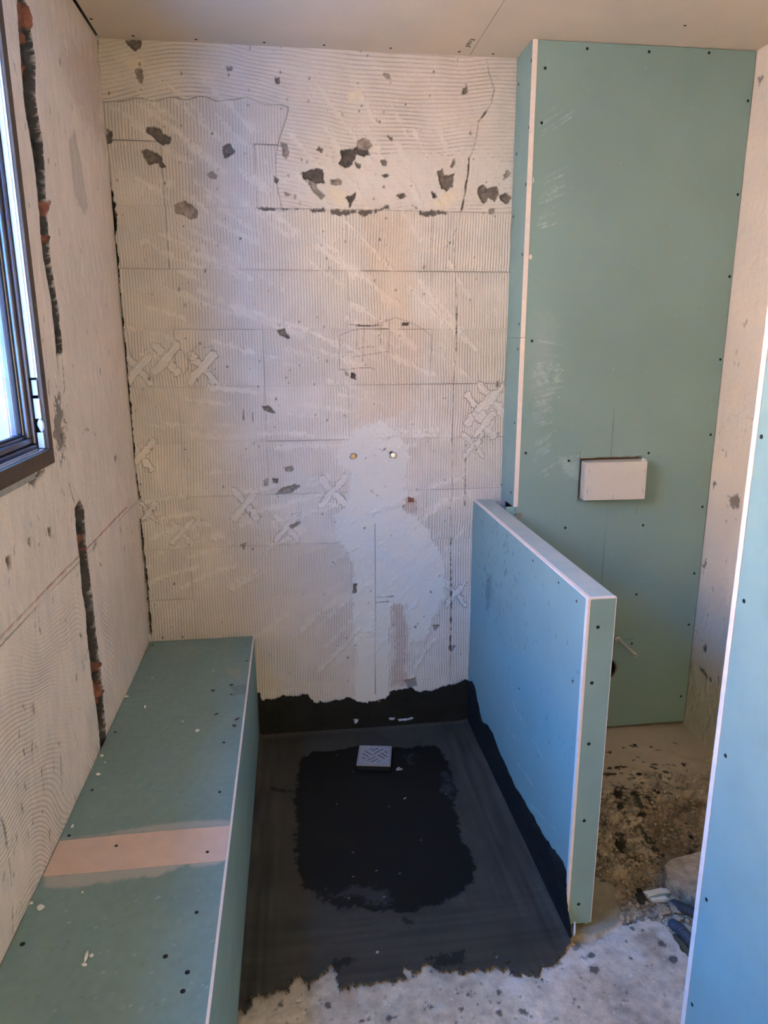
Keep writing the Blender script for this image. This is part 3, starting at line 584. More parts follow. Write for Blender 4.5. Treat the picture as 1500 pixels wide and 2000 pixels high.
def floor_z(x, y):
    i = min(np.searchsorted(FLOORF.us, x), len(FLOORF.us)-1); j = min(np.searchsorted(FLOORF.vs, y), len(FLOORF.vs)-1); return float(FLOORF.h[i, j])
def floor_at(px, py):
    z = 0.0
    for _ in range(6):
        p = at(px, py, 2, z); z = floor_z(p.x, p.y)
    return Vector((p.x, p.y, z))

# ------------------------------------------------------------------ window
win = empty('window_1', (XL, 1.13, WZ0), 'dark metal framed window in the left wall with daylight outside', kind='structure')
TW = 0.031
b = MB()
y0, y1, z0, z1 = WY0-TW, WY1+TW-0.003, WZ0-TW-0.005, WZ1+TW
b.box((XL-0.006, y0, z0), (XL+0.007, y1, WZ0), 0.002); b.box((XL-0.006, y0, WZ1), (XL+0.007, y1, z1), 0.002)
b.box((XL-0.006, y0, WZ0), (XL+0.007, WY0, WZ1), 0.002); b.box((XL-0.006, WY1, WZ0), (XL+0.007, y1, WZ1), 0.002)
b.build('frame_trim', M_brown, win)
# white shutter guides along the jambs, broken off above the sill on the far side
b = MB(); b.box((XL-0.0165, WY1-0.004, WZ0+0.165), (XL-0.0055, WY1+0.004, WZ1), 0.001); b.box((XL-0.0048, WY1-0.0025, WZ0+0.165), (XL-0.0006, WY1+0.004, WZ1), 0.0006)
b.build('shutter_guide', M_pvc, win)
b = MB(); b.box((XL-0.0165, WY0-0.004, WZ0), (XL-0.001, WY0+0.004, WZ1), 0.001); b.build('shutter_guide', M_pvc, win)
b = MB(); b.box((XL-0.0155, WY1-0.004, WZ0+0.125), (XL-0.003, WY1+0.003, WZ0+0.160), 0.001); b.build('guide_clip', M_steel, win)
for za, zb in ((0.072, 0.118), (0.004, 0.040)):
    b = MB(); b.box((XL-0.0155, WY1-0.005, WZ0+za), (XL-0.002, WY1+0.003, WZ0+zb), 0.001); b.build('packing_block', M_pvc, win)
b = MB(); b.chunk((XL-0.006, WY1-0.001, WZ0+0.056), 0.015, 4, (0.55, 0.5, 1.1)); b.build('mounting_foam', M_pvc, win, smooth=True)
def ringframe(mb, x0, x1, ya, yb, za, zb, w_):
    mb.box((x0, ya, za), (x1, yb, za+w_), 0.003); mb.box((x0, ya, zb-w_), (x1, yb, zb), 0.003); mb.box((x0, ya, za+w_), (x1, ya+w_, zb-w_), 0.003); mb.box((x0, yb-w_, za+w_), (x1, yb, zb-w_), 0.003)
b = MB(); ringframe(b, XL-0.075, XL-0.0175, WY0-0.002, WY1+0.002, WZ0-0.002, WZ1+0.002, 0.016); b.build('outer_frame', M_alu, win)
b = MB(); ringframe(b, XL-0.062, XL-0.025, WY0+0.015, WY1-0.015, WZ0+0.015, WZ1-0.015, 0.014); ringframe(b, XL-0.062, XL-0.033, WY0+0.028, WY1-0.028, WZ0+0.028, WZ1-0.028, 0.008); sa = b.build('sash', M_alu, win)
b = MB(); ringframe(b, XL-0.048, XL-0.036, WY0+0.036, WY1-0.036, WZ0+0.036, WZ1-0.036, 0.004); b.build('gasket', M_rubber, sa)
gm, nt, bs = new_mat('window_glass'); nt.nodes.remove(bs)
tr = N(nt, 'ShaderNodeBsdfTransparent'); tr.inputs[0].default_value = (0.93, 0.95, 0.95, 1); gl = N(nt, 'ShaderNodeBsdfGlossy'); gl.inputs['Roughness'].default_value = 0.02
lw = N(nt, 'ShaderNodeLayerWeight'); lw.inputs['Blend'].default_value = 0.5
fz = math_(nt, 'ADD', 0.02, math_(nt, 'MULTIPLY', math_(nt, 'POWER', lw.outputs['Facing'], 5.0), 0.5)); mx = N(nt, 'ShaderNodeMixShader'); nt.links.new(fz, mx.inputs[0]); nt.links.new(tr.outputs[0], mx.inputs[1]); nt.links.new(gl.outputs[0], mx.inputs[2]); nt.links.new(mx.outputs[0], nt.nodes['Material Output'].inputs[0])
b = MB(); b.box((XL-0.045, WY0+0.038, WZ0+0.038), (XL-0.041, WY1-0.038, WZ1-0.038)); b.build('pane', gm, sa)
# bright sill channel
b = MB(); b.box((XL-0.0172, WY0+0.001, WZ0-0.012), (XL-0.001, WY1-0.004, WZ0+0.003), 0.001); b.box((XL-0.010, WY0+0.001, WZ0+0.003), (XL-0.008, WY1-0.03, WZ0+0.007)); b.build('sill_channel', M_chrome, win)
# mortar ledge showing beneath the trim
b = MB(); b.box((XL-0.002, 1.0, z0-0.014), (XL+0.004, 1.62, z0), 0.001); b.build('mortar_bed', M_feather, win)

# ------------------------------------------------------------------ bench under the window
bench = empty('built_in_bench', (-0.37, 1.4, 0), 'long low built-in bench boxed in green plasterboard below the window', 'bench')
us = np.unique(np.concatenate([np.arange(BY0, 0.9, 0.06), np.arange(0.9, D-0.003, 0.004)])); vs = np.arange(XL+0.002, BXF-0.004, 0.004)
F = Field((0, 0, BZ), (0, 1, 0), (1, 0, 0), (0, 0, 1), us, vs, BENCH, 0.8); U, V = F.U, F.V
F.c *= 1+0.07*fbm(U, V, 0.2, 4, 1)[..., None]; F.c *= 1+0.06*fbm(U, V, 0.012, 3, 2)[..., None]
F.put(F.poly([(445, 1305), (470, 1308), (468, 1325), (448, 1322)], warp=0.01, edge=0.02), (0.36, 0.33, 0.22), 0.5)
F.put(F.poly([(450, 1342), (485, 1335), (488, 1350), (458, 1360)], warp=0.01, edge=0.02), (0.14, 0.17, 0.15), 0.5)
F.put(F.poly([(160, 1862), (152, 1880), (172, 1878)], warp=0.01, edge=0.02), (0.2, 0.26, 0.22), 0.4)
F.put(F.line([(262, 1350), (285, 1349), (313, 1346)], .002, warp=0.002), (0.16, 0.18, 0.13), 0.7)
for i in range(220):
    x, y = rnd.uniform(40, 480), rnd.uniform(1260, 1980); u0, v0 = F.uv(x, y); r_ = rnd.choice([.0008, .0012, .0018]); sl = F.box([(u0, v0)], r_*2+0.006)
    if F.U[sl].size == 0: continue
    k = np.clip(0.5-(np.hypot(U[sl]-u0, V[sl]-v0)-r_)/0.003, 0, 1); F.put((sl, k), rnd.choice([(0.08, 0.08, 0.06), (0.6, 0.6, 0.54), (0.6, 0.6, 0.54)]), rnd.uniform(.3, .8))
# feathered filler either side of the joint
fg = (0.44, 0.405, 0.345)
F.put(F.poly([(120, 1638), (200, 1628), (260, 1618), (350, 1606), (420, 1601), (455, 1604), (455, 1612), (330, 1622), (115, 1642)], warp=0.003, edge=0.010), fg, 0.8)
F.put(F.poly([(85, 1710), (440, 1680), (420, 1688), (350, 1692), (310, 1710), (220, 1722), (140, 1733), (88, 1736)], warp=0.004, edge=0.008), fg, 0.85)
top = F.mesh('top_board', M_soft, bench)
b = MB(); b.box((XL+0.002, BY0, BZ-0.0125), (BXF-0.005, D-0.002, BZ-0.0005)); b.build('board_core', M_green, bench)
q = [at(x, y, 2, BZ+0.0006) for x, y in ((114, 1643), (200, 1634), (330, 1622), (455, 1612), (446, 1680), (330, 1690), (200, 1702), (82, 1712))]
q[0].x = max(q[0].x, XL+0.004); q[-1].x = max(q[-1].x, XL+0.004)
b = MB(); b.prism([(min(p.x, BXF-0.0055), p.y) for p in q], BZ+0.0001, BZ+0.0009); b.build('joint_strip', M_pink, bench)
b = MB(); b.box((BXF-0.0125, BY0, 0.0), (BXF, D-0.002, BZ-0.0004)); fb = b.build('front_board', M_green, bench)
b = MB(); b.box((BXF-0.0052, BY0, BZ-0.0035), (BXF+0.0005, D-0.002, BZ+0.0006), 0.0008); b.build('corner_edge', M_edge, bench)
b = MB(); b.box((XL+0.002, BY0, 0), (BXF-0.0126, BY0+0.0125, BZ-0.013)); b.build('end_board', M_green, bench)
for x, y in ((298, 1260), (225, 1430), (180, 1543), (135, 1632), (227, 1652), (384, 1782), (323, 1868), (366, 1899), (357, 1936), (44, 1844), (437, 1450), (429, 1547), (452, 1356), (405, 1664)):
    screw(bench, at(x, y, 2, BZ+0.0003 if (x, y) not in ((227, 1652), (405, 1664)) else BZ+0.001), (0, 0, 1), 0.0034 if y < 1800 else 0.0042)

# crumbs and flakes lying on the bench
def crumb(px, py, r, seed, label, squash=(1, 1, .6), mat=None, z=BZ, name='plaster_crumb', cat='debris', group='white crumbs on the bench'):
    p = at(px, py, 2, z+r*squash[2]*0.5); c = Vector((p.x, p.y, z+r*squash[2]*0.62))
    o = MB().chunk(c, r, seed, squash).build(name, mat or M_crumb, origin=(c.x, c.y, z)); return tag(o, label, cat, group)
for x, y, r_, lb, sq in ((247, 1361, .007, 'white plaster crumb against the left wall, farthest on the bench', (1, 1, .6)), (283, 1381, .006, 'upright white crumb near the dark smear on the bench', (.6, 1, .9)),
    (386, 1427, .007, 'white crumb alone on the right half of the bench beyond the filler strip', (1.1, .8, .6)), (192, 1512, .007, 'round white crumb midway along the wall edge of the bench', (1, 1, .7)),
    (199, 1476, .005, 'small white crumb where the wall chase meets the bench', (1, 1, .6)), (205, 1489, .003, 'tiny white crumb just in front of the chase end', (1, 1, .6)),
    (168, 1868, .011, 'long white plaster flake near the front of the bench', (.35, 1.3, .5)), (165, 1884, .005, 'small white chip just below the long flake on the bench', (1.2, .7, .6)), (179, 1866, .004, 'small white chip right of the long flake on the bench', (1, 1, .6)),
    (80, 1772, .009, 'white crumb in front of the filler strip by the left wall', (1, .8, .6)), (60, 1764, .005, 'small white crumb touching the left wall in front of the filler strip', (1, 1, .7)), (142, 1613, .006, 'pale splash of plaster just beyond the filler strip', (.6, 1.2, .3)),
    (357, 1409, .003, 'tiny white crumb left of the lone crumb on the bench', (1, 1, .6)), (297, 1324, .003, 'tiny white speck near the far end of the bench', (1, 1, .6)), (417, 1310, .003, 'tiny white speck near the far front corner of the bench', (1, 1, .6)), (161, 1743, .003, 'tiny pale speck in front of the filler strip', (1, 1, .6))):
    crumb(x, y, r_, int(x*3+y), lb, sq)
def flake(px, py, ln, wd, ang, label, z=BZ, mat=None, curl=0.25, name='dry_leaf_flake', cat='leaf', group='brown flakes on the bench'):
    p = at(px, py, 2, z+0.001); b = MB(); n = 8; L = []; R = []
    for i in range(n+1):
        t = i/n*2-1; w_ = wd/2*math.sqrt(max(0, 1-t*t))*(1+0.2*math.sin(5*t+px)); zz = 0.0012+curl*ln*0.25*t*t
        L.append(b.bm.verts.new((t*ln/2, w_, zz+0.001))); R.append(b.bm.verts.new((t*ln/2, -w_, zz)))
    for i in range(n): b.bm.faces.new((L[i], L[i+1], R[i+1], R[i]))
    bmesh.ops.remove_doubles(b.bm, verts=b.bm.verts, dist=1e-5)
    o = b.build(name, mat or M_leaf); so = o.modifiers.new('thick', 'SOLIDIFY'); so.thickness = 0.0008
    o.location = (p.x, p.y, z); o.rotation_euler.z = ang; return tag(o, label, cat, group)
flake(416, 1349, .014, .009, 0.2, 'reddish brown flake in the middle of the far bench end'); flake(452, 1338, .013, .007, 0.1, 'brown flake near the far front edge of the bench'); flake(423, 1395, .016, .005, 0.7, 'slim dark flake halfway along the bench, left of the twin flakes')
flake(463, 1405, .018, .005, 0.7, 'upper of the two dark flakes close to the bench front edge'); flake(458, 1418, .014, .007, -0.6, 'lower of the two dark flakes close to the bench front edge'); flake(482, 1291, .012, .003, -0.2, 'thin dark sliver at the far front corner of the bench')

# ------------------------------------------------------------------ half wall
half = empty('half_wall', (0.73, 2.0, 0), 'waist-high plasterboard partition between the shower and the toilet corner', 'partition')
T = 0.0125
us = np.arange(YH+0.0, D-0.001, 0.004); vs = np.arange(0.0, HW-0.0005, 0.004)
us = np.append(us, D-0.001); vs = np.append(vs, HW-0.0005)
F = Field((XH0, 0, 0), (0, 1, 0), (0, 0, 1), (-1, 0, 0), us, vs, GREEN, 0.75); U, V = F.U, F.V
F.c *= 1+0.05*fbm(U, V, 0.15, 4, 1)[..., None]
for i in range(230):
    x, y = rnd.gauss(975, 34), rnd.gauss(1110, 75)
    if x < 930: continue
    u0, v0 = F.uv(x, y)
    if not (YH < u0 < D and 0.3 < v0 < .95): continue
    F.put(F.line([(u0, v0), (u0+rnd.uniform(-.006, .006), v0+rnd.uniform(.003, .02))], rnd.uniform(.0012, .003), warp=0.002, edge=0.003, world=True), (0.06, 0.08, 0.08), rnd.uniform(.3, .85))
F.put(F.poly([(945, 1140), (960, 1135), (962, 1170), (950, 1185)], warp=0.02, edge=0.03), (0.10, 0.13, 0.13), 0.5)
for i in range(130):
    x, y = rnd.uniform(935, 1130), rnd.uniform(1150, 1500); u0, v0 = F.uv(x, y)
    F.put(F.line([(u0, v0), (u0+rnd.uniform(-.004, .004), v0+rnd.uniform(.003, .012))], rnd.uniform(.001, .0022), warp=0.002, edge=0.003, world=True), (0.07, 0.09, 0.10), rnd.uniform(.3, .8))
for s_ in ([(930, 1095), (960, 1130), (975, 1150)], [(1000, 1240), (1018, 1290)], [(970, 1300), (1010, 1390), (1060, 1480)], [(1010, 1490), (1060, 1560)], [(985, 1420), (1020, 1450)], [(1035, 1570), (1085, 1620)]):
    F.put(F.line(s_, .0022, warp=0.006, edge=0.004), (0.42, 0.52, 0.47) if s_[0][0] > 940 else (0.08, 0.1, 0.1), 0.45)
F.mesh('side_board', M_soft, half)
b = MB(); b.box((XH0+0.0003, YH+0.0002, 0.0), (XH0+T, D-0.001, HW-0.0003)); b.build('board_core', M_green, half)
b = MB(); b.box((XH0-0.0002, YH-0.0004, HW-0.004), (XH0+T-0.001, D-0.001, HW+0.0006), 0.0008); b.box((XH0-0.0002, YH-0.0006, 0.0), (XH0+T*0.62, YH+T, HW-0.003), 0.0008); b.build('cut_edge', M_edge, half)
b = MB(); b.box((XH0+T, YH+T, HW-T), (XH1, D-0.001, HW), 0.0006); b.build('top_board', M_dusty_lit, half)
b = MB(); b.box((XH1-T, YH+T, 0.0), (XH1, D-0.001, HW-T)); b.build('back_board', M_green, half)
b = MB(); b.box((XH0+T*0.62, YH, 0.018), (XH1-0.0015, YH+T, HW-0.001), 0.0006); eb = b.build('end_board', M_green, half)
b = MB(); b.box((XH1-0.0016, YH-0.0002, 0.018), (XH1+0.0002, YH+T, HW), 0.0005); b.box((XH0+T*0.62, YH-0.0004, HW-0.0025), (XH1, YH+T, HW+0.0005), 0.0005); b.build('paper_edge', M_edge, half)
for x, y in ((1168, 1225), (1156, 1334), (1150, 1453), (1141, 1603), (1130, 1766)): screw(eb, at(x, y, 1, YH-0.0002), (0, -1, 0), 0.0040)
for x, y in ((1041, 1095), (1091, 1138), (1126, 1174), (1119, 1330), (1014, 1345)): screw(half, at(x, y, 0, XH0-0.0003), (-1, 0, 0), 0.0032)
b = MB(); b.chunk(at(1122, 1812, 0, XH0-0.004), 0.010, 12, (.3, .6, 2.6)); b.build('torn_paper', M_crumb, half)

# ------------------------------------------------------------------ boxed-in cistern
box_ = empty('cistern_boxing', (1.19, 2.53, 0), 'tall green plasterboard boxing from floor to ceiling in the toilet corner', 'boxing')
ZB = 0.026
us = np.arange(XB+0.012, XR-0.001, 0.0035); vs = np.arange(ZB, H-0.001, 0.0045)
us = np.append(us, XR-0.002); vs = np.append(vs, H-0.002)
F = Field((0, DB, 0), (1, 0, 0), (0, 0, 1), (0, -1, 0), us, vs, (0.232, 0.322, 0.278), 0.8); U, V = F.U, F.V
F.c *= 1+0.06*fbm(U, V, 0.3, 4, 1)[..., None]
for x0, y0, n_, dx, dy in ((1052, 372, 12, 45, -22), (1050, 420, 10, 30, -10), (1042, 690, 5, 60, 10), (1038, 735, 26, 60, -12), (1040, 770, 14, 50, -10), (1033, 812, 10, 45, -14), (1040, 880, 8, 40, -30), (1050, 920, 8, 35, -25), (1050, 250, 5, 70, -45)):
    for i in range(n_):
        x, y = x0+rnd.uniform(0, 15), y0+rnd.uniform(-25, 25); L = rnd.uniform(.4, 1)
        F.put(F.line([(x, y), (x+dx*L*.5, y+dy*L*.5+rnd.uniform(-1, 1)), (x+dx*L, y+dy*L)], .0012, warp=0.002, edge=0.004), (0.50, 0.58, 0.53), rnd.uniform(.15, .5))
F.put(F.poly([(1050, 620), (1080, 620), (1075, 800), (1040, 830), (1035, 700)], warp=0.02, edge=0.05), (0.34, 0.38, 0.36), 0.35)
F.put(F.poly([(1100, 898), (1132, 895), (1128, 930), (1105, 925)], warp=0.015, edge=0.03), (0.42, 0.50, 0.45), 0.5)
for i in range(160):
    x, y = rnd.uniform(1050, 1470), rnd.uniform(110, 1400); u0, v0 = F.uv(x, y); r_ = rnd.choice([.0008, .001, .0016]); sl = F.box([(u0, v0)], r_*2+0.006)
    k = np.clip(0.5-(np.hypot(U[sl]-u0, V[sl]-v0)-r_)/0.003, 0, 1); F.put((sl, k), rnd.choice([(0.05, 0.07, 0.06), (0.55, 0.6, 0.55), (0.55, 0.6, 0.55)]), rnd.uniform(.3, .7))
for s_ in ([(1201, 795), (1196, 850), (1193, 893)], [(1186, 978), (1183, 1020), (1175, 1140)], [(1134, 882), (1133, 897)], [(1254, 883), (1253, 895)], [(1127, 975), (1126, 985)], [(1246, 976), (1243, 1003)], [(1106, 974), (1113, 974)], [(1284, 892), (1290, 892)], [(1275, 968), (1282, 968)], [(1015, 993), (1022, 993)], [(1193, 1250), (1202, 1250)], [(1222, 1249), (1238, 1248)]):
    F.put(F.line(s_, .0010, edge=0.002), (0.05, 0.06, 0.05), 0.7)
# opening for the flush plate, holes for the soil pipe and the water tube
m = F.poly([(1.052, 0.984), (1.052, 1.1415), (1.2925, 1.1415), (1.2925, 0.984)], warp=0.0008, edge=0.002, world=True); F.put(m, (0.25, 0.17, 0.12), 1.0, h=-0.03)
F.put(F.line([(1.052, 0.984), (1.052, 1.1415), (1.2925, 1.1415), (1.2925, 0.984), (1.052, 0.984)], .0025, warp=0.001, world=True), (0.62, 0.52, 0.44), 0.8)
holemask = np.zeros(U.shape, bool)
for (cx_, cz_, r_) in ((1.213, 0.281, 0.048), (1.252, 0.412, 0.012)):
    sl = F.box([(cx_-r_, cz_-r_), (cx_+r_, cz_+r_)], 0.02); dd = np.hypot(U[sl]-cx_, V[sl]-cz_)-r_
    F.put((sl, np.clip(0.5-(dd-0.0015)/0.003, 0, 1)), (0.45, 0.40, 0.33), 0.6)
    F.put((sl, np.clip(0.5-(dd+0.001)/0.004, 0, 1)), (0.03, 0.025, 0.02), 1.0, h=-0.010)
    holemask[sl] |= dd < -0.004
F.keep = ~(holemask[:-1, :-1] & holemask[1:, :-1] & holemask[1:, 1:] & holemask[:-1, 1:])
fr_ = F.mesh('front_board', M_soft, box_)
b = MB(); b.box((0.775, DB+0.0005, ZB), (XB+0.012, DB+T, 0.965)); b.build('lower_corner_board', M_green, box_)
zj = 1.5745
for z0_, z1_ in ((0.9665, zj-0.0006), (zj+0.0006, H-0.001)):
    b = MB(); b.box((XB, DB+0.0004, z0_), (XB+T, D-0.001, z1_)); sb = b.build('side_board', M_green, box_)
    b = MB(); b.box((XB-0.0006, DB-0.0016, z0_), (XB+0.0162, DB+0.0004, z1_), 0.0004); b.build('cut_edge', M_edge, sb)
for x, y in ((1147, 95), (1268, 101), (1385, 103), (1065, 133), (1058, 240), (1461, 197), (1441, 380), (1425, 540), (1407, 702), (1388, 849), (1372, 990), (1356, 1120), (1345, 1220), (1330, 1360), (1039, 666), (1027, 885), (1111, 900), (1267, 885), (1104, 1031), (1256, 1026), (1243, 1161), (1234, 1257)):
    screw(fr_, at(x, y, 1, DB-0.0003), (0, -1, 0), 0.0042 if y > 80 else .003)
for x, y in ((1038, 118), (1013, 165), (1033, 249), (1009, 301), (1027, 360), (1003, 423), (1020, 497), (1014, 633), (1011, 682), (1005, 826), (998, 962), (980, 947)):
    p = at(x, y, 0, XB-0.0003)
    if DB+.003 < p.y < D-.003: screw(box_, p, (-1, 0, 0), 0.0045)
MB().chunk((XB+0.021, DB-0.001, at(1047, 352, 1, DB).z), 0.004, 5, (.5, .3, 3.0)).build('torn_gypsum', M_edge, box_); MB().chunk((XB+0.023, DB-0.001, at(1044, 502, 1, DB).z), 0.006, 8, (1.0, .3, 1.5)).build('torn_gypsum', M_edge, box_)
p = at(1007, 993, 1, DB-0.0006); RX = Matrix.Rotation(math.pi/2, 4, 'X')
text('G', 0.012, M_ink, box_, Matrix.Translation(at(1006, 996, 1, DB-0.0006)) @ RX)
text('SI', 0.014, M_ink, box_, Matrix.Translation(at(1007, 1005, 1, DB-0.0006)) @ RX)
q0, q1 = at(1012, 1002, 1, DB-0.0006), at(1019, 1014, 1, DB-0.0006)
MB().box((q0.x, DB-0.0012, q1.z), (q1.x, DB-0.0003, q0.z)).build('paper_tag', plain('brown_paper', (0.30, 0.25, 0.18), 0.9), box_)

# cream cover in the flush plate opening: shallow hollow cap
cov = empty('flush_plate_cover', (1.174, DB, 1.0615), 'cream plastic cover box standing out of the opening in the green boarding', 'cover')
b = MB(); rt = Matrix.Rotation(math.radians(-0.6), 3, 'Y')
b.box((1.0585, DB-0.045, 0.992), (1.2885, DB-0.042, 1.133), 0.0012, rot=rt); b.build('front_panel', M_white, cov)
b = MB(); b.box((1.0590, DB-0.0425, 0.993), (1.0615, DB+0.025, 1.132), 0, rot=rt); b.box((1.2850, DB-0.0425, 0.993), (1.2875, DB+0.025, 1.132), 0, rot=rt)
b.box((1.0590, DB-0.0425, 1.1295), (1.2875, DB+0.025, 1.132), 0, rot=rt); b.box((1.0590, DB-0.0425, 0.993), (1.2875, DB+0.025, 0.9955), 0, rot=rt); b.build('side_wall', M_white, cov)
for xx, zz, hh_ in ((1.170, 1.0035, .0085), (1.074, 1.10, .008), (1.072, 1.025, .008), (1.280, 1.10, .008), (1.279, 1.025, .008)):
    b = MB(); b.box((xx, DB-0.0455, zz-hh_), (xx+0.0008, DB-0.0449, zz+hh_)); b.build('pencil_tick', M_pencil, cov)
b = MB(); b.box((1.277, DB-0.040, 1.128), (1.285, DB-0.012, 1.142), 0.001, rot=Matrix.Rotation(0.5, 3, 'Y')); b.build('corner_lug', M_white, cov); cov.rotation_euler.z = -0.085; cov.location.y -= 0.004

# grey water tube and soil pipe socket
tb = empty('water_tube', (1.252, DB, 0.413), 'thin grey tube sticking straight out of the lower green boarding', 'pipe')
b = MB(); b.lathe((1.252, DB+0.018, 0.413), (0, -1, 0), [(0, .0072), (0.172, .0072), (0.1725, .0068), (0.1725, .0045), (0.160, .0045), (0.160, .0001)]); b.build('tube', M_greytube, tb, smooth=False)
b = MB(); b.lathe((1.252, DB-0.0005, 0.413), (0, -1, 0), [(0, .0115), (0.004, .0115), (0.0045, .0075), (0.006, .0066)]); b.build('collar', M_greytube, tb)
sp_ = MB(); sp_.lathe((1.213, DB+0.058, 0.281), (0, -1, 0), [(-0.06, .0001), (-0.06, .041), (0.045, .041), (0.045, .0465), (0.0, .0465)], 40)
sp_.build('soil_pipe', M_black, box_)

# ------------------------------------------------------------------ tall partition at the right edge
YP = 0.971
par = empty('tall_partition', (0.73, 0.35, 0), 'tall plasterboard partition standing closest at the right, blue in the window light', 'partition')
b = MB(); b.box((XH0, -0.35, 0.0), (XH0+T, YP-T*0.0, H-0.002)); pb = b.build('side_board', M_green, par)
b = MB(); b.box((XH0+T, YP, 0.0), (XH1, YP+T, H-0.002)); b.build('end_board', M_green, par)
b = MB(); b.box((XH0-0.0006, YP+0.0008, 0.0), (XH0+T, YP+T, H-0.002), 0.0008); b.build('cut_edge', M_edge, par)
b = MB(); b.box((XH1-T, -0.35, 0.0), (XH1, YP, H-0.002)); b.build('back_board', M_green, par)
b = MB(); b.box((XH0+T, -0.35, 0.0), (XH1-T, -0.35+T, H-0.002)); b.build('near_end_board', M_green, par)
for x, y in ((1487, 853), (1453, 1174), (1417, 1476), (1380, 1757), (1352, 1962)): screw(pb, at(x, y, 0, XH0-0.0003), (-1, 0, 0), 0.0031)

# ------------------------------------------------------------------ black waterproof membrane of the shower
mem = empty('waterproof_membrane', (0.25, 2.0, 0), 'black brushed-on waterproofing over the shower floor and up the wall feet', 'membrane')
us = np.arange(BXF+0.0005, XH0-0.001, 0.0032); vs = np.arange(1.30, D-0.004, 0.0032)
F = Field((0, 0, 0), (1, 0, 0), (0, 1, 0), (0, 0, 1), us, vs, (0.054, 0.045, 0.033), 0.75); U, V = F.U, F.V
F.h[:] = 0.0045+0.0012*fbm(U, V, 0.2, 3, 1)
F.h -= 0.010*np.exp(-(((U-0.27)/0.30)**2+((V-2.15)/0.40)**2))      # gentle fall to the drain
cove = np.maximum(0, 1-(U-BXF)/0.02)**2+np.maximum(0, 1-(XH0-U)/0.03)**2+np.maximum(0, 1-(D-V)/0.03)**2; F.h += 0.012*cove
F.c *= 1+0.22*fbm(U, V, 0.12, 4, 2)[..., None]
st = vn(U*1.0, V*0.08, 0.012, 5)*sst(0.50, 0.62, U)+vn(U, V*0.08, 0.012, 6)*sst(-0.05, -0.12, U); F.c *= (1+0.28*st)[..., None]; F.h += 0.0005*st
st = vn(U*0.08, V, 0.012, 7)*sst(1.75, 1.60, V); F.c *= (1+0.20*st)[..., None]; F.h += 0.0003*st
F.fb[:] = 0.6
# wet, freshly coated middle
WET = [(588, 1478), (640, 1465), (680, 1462), (700, 1455), (765, 1458), (790, 1462), (820, 1455), (850, 1460), (868, 1475), (880, 1500), (893, 1545), (885, 1580), (900, 1620), (905, 1650), (920, 1660), (930, 1700), (920, 1730), (895, 1750), (860, 1768), (800, 1782), (760, 1778), (700, 1775), (655, 1772), (630, 1750), (590, 1740), (580, 1700), (578, 1620), (576, 1560), (582, 1510)]
m = F.poly(WET, warp=0.010, edge=0.006); F.put(m, (0.0045, 0.0040, 0.0030), 0.985, r=0.55); sl, k = m
F.fb[sl] = F.fb[sl]*(1-k)+0.15*k
for p in ([(660, 1738), (700, 1732), (760, 1745), (755, 1765), (700, 1755), (660, 1750)], [(868, 1510), (885, 1520), (880, 1555), (862, 1545)], [(640, 1740), (665, 1748), (650, 1755)], [(885, 1760), (905, 1750), (900, 1765), (870, 1772)], [(795, 1475), (810, 1470), (800, 1490)]):
    F.put(F.poly(p, warp=0.018, edge=0.02), (0.06, 0.055, 0.05), 0.5, r=0.6)
for p in ([(612, 1750), (628, 1748), (620, 1756)], [(630, 1755), (690, 1765), (690, 1778), (635, 1770)], [(790, 1798), (812, 1800), (800, 1805)], [(655, 1875), (690, 1872), (680, 1890), (655, 1895)], [(530, 1540), (570, 1545), (545, 1548)], [(840, 1870), (900, 1865), (905, 1885), (850, 1890)]):
    F.put(F.poly(p, warp=0.012, edge=0.008), (0.009, 0.008, 0.007), 0.8)
for x, y in ((737, 1862), (760, 1572), (658, 1475), (735, 1700), (781, 1706), (690, 1712), (689, 1664), (682, 1755), (750, 1752), (870, 1550), (822, 1640), (690, 1505), (658, 1568)):
    u0, v0 = F.uv(x, y); sl = F.box([(u0, v0)], 0.008); k = np.clip(0.5-(np.hypot(U[sl]-u0, V[sl]-v0)-(.0035 if y == 1862 else .0016))/0.0025, 0, 1); F.put((sl, k), (0.6, 0.58, 0.54), 0.8)
# ragged front edge
FR = [(455, 1250), (455, 1995), (478, 1975), (492, 1955), (500, 1958), (512, 1945), (535, 1945), (552, 1935), (572, 1930), (578, 1915), (586, 1912), (600, 1930), (618, 1922), (640, 1900), (652, 1912), (668, 1935), (690, 1930), (715, 1920), (745, 1918), (790, 1910), (796, 1895), (805, 1910), (820, 1895), (838, 1890), (860, 1895), (885, 1902), (915, 1898), (945, 1900), (985, 1896), (1010, 1910), (1050, 1905), (1075, 1880), (1100, 1865), (1130, 1840), (1140, 1825), (1150, 1700), (1150, 1250)]
sl, k = F.poly(FR, warp=0.012, edge=0.002); full = np.zeros_like(U); full[sl] = k
for p in ([(823, 1888), (845, 1890), (848, 1900), (870, 1905), (850, 1915), (825, 1905)], [(644, 1890), (655, 1900), (660, 1925), (650, 1915)], [(582, 1905), (590, 1925), (578, 1930)], [(785, 1888), (790, 1888), (797, 1905), (792, 1905)], [(965, 1866), (972, 1866), (970, 1880)], [(985, 1882), (992, 1882), (990, 1890)], [(1020, 1893), (1036, 1890), (1032, 1896)]):
    s2, k2 = F.poly(p, warp=0.006, edge=0.002); full[s2] *= 1-k2
kc = (full[:-1, :-1]+full[1:, :-1]+full[1:, 1:]+full[:-1, 1:])/4; F.keep = kc > 0.5
F.h -= 0.006*(1-sst(0.3, 1, full))
F.mesh('floor_coating', M_memb, mem)
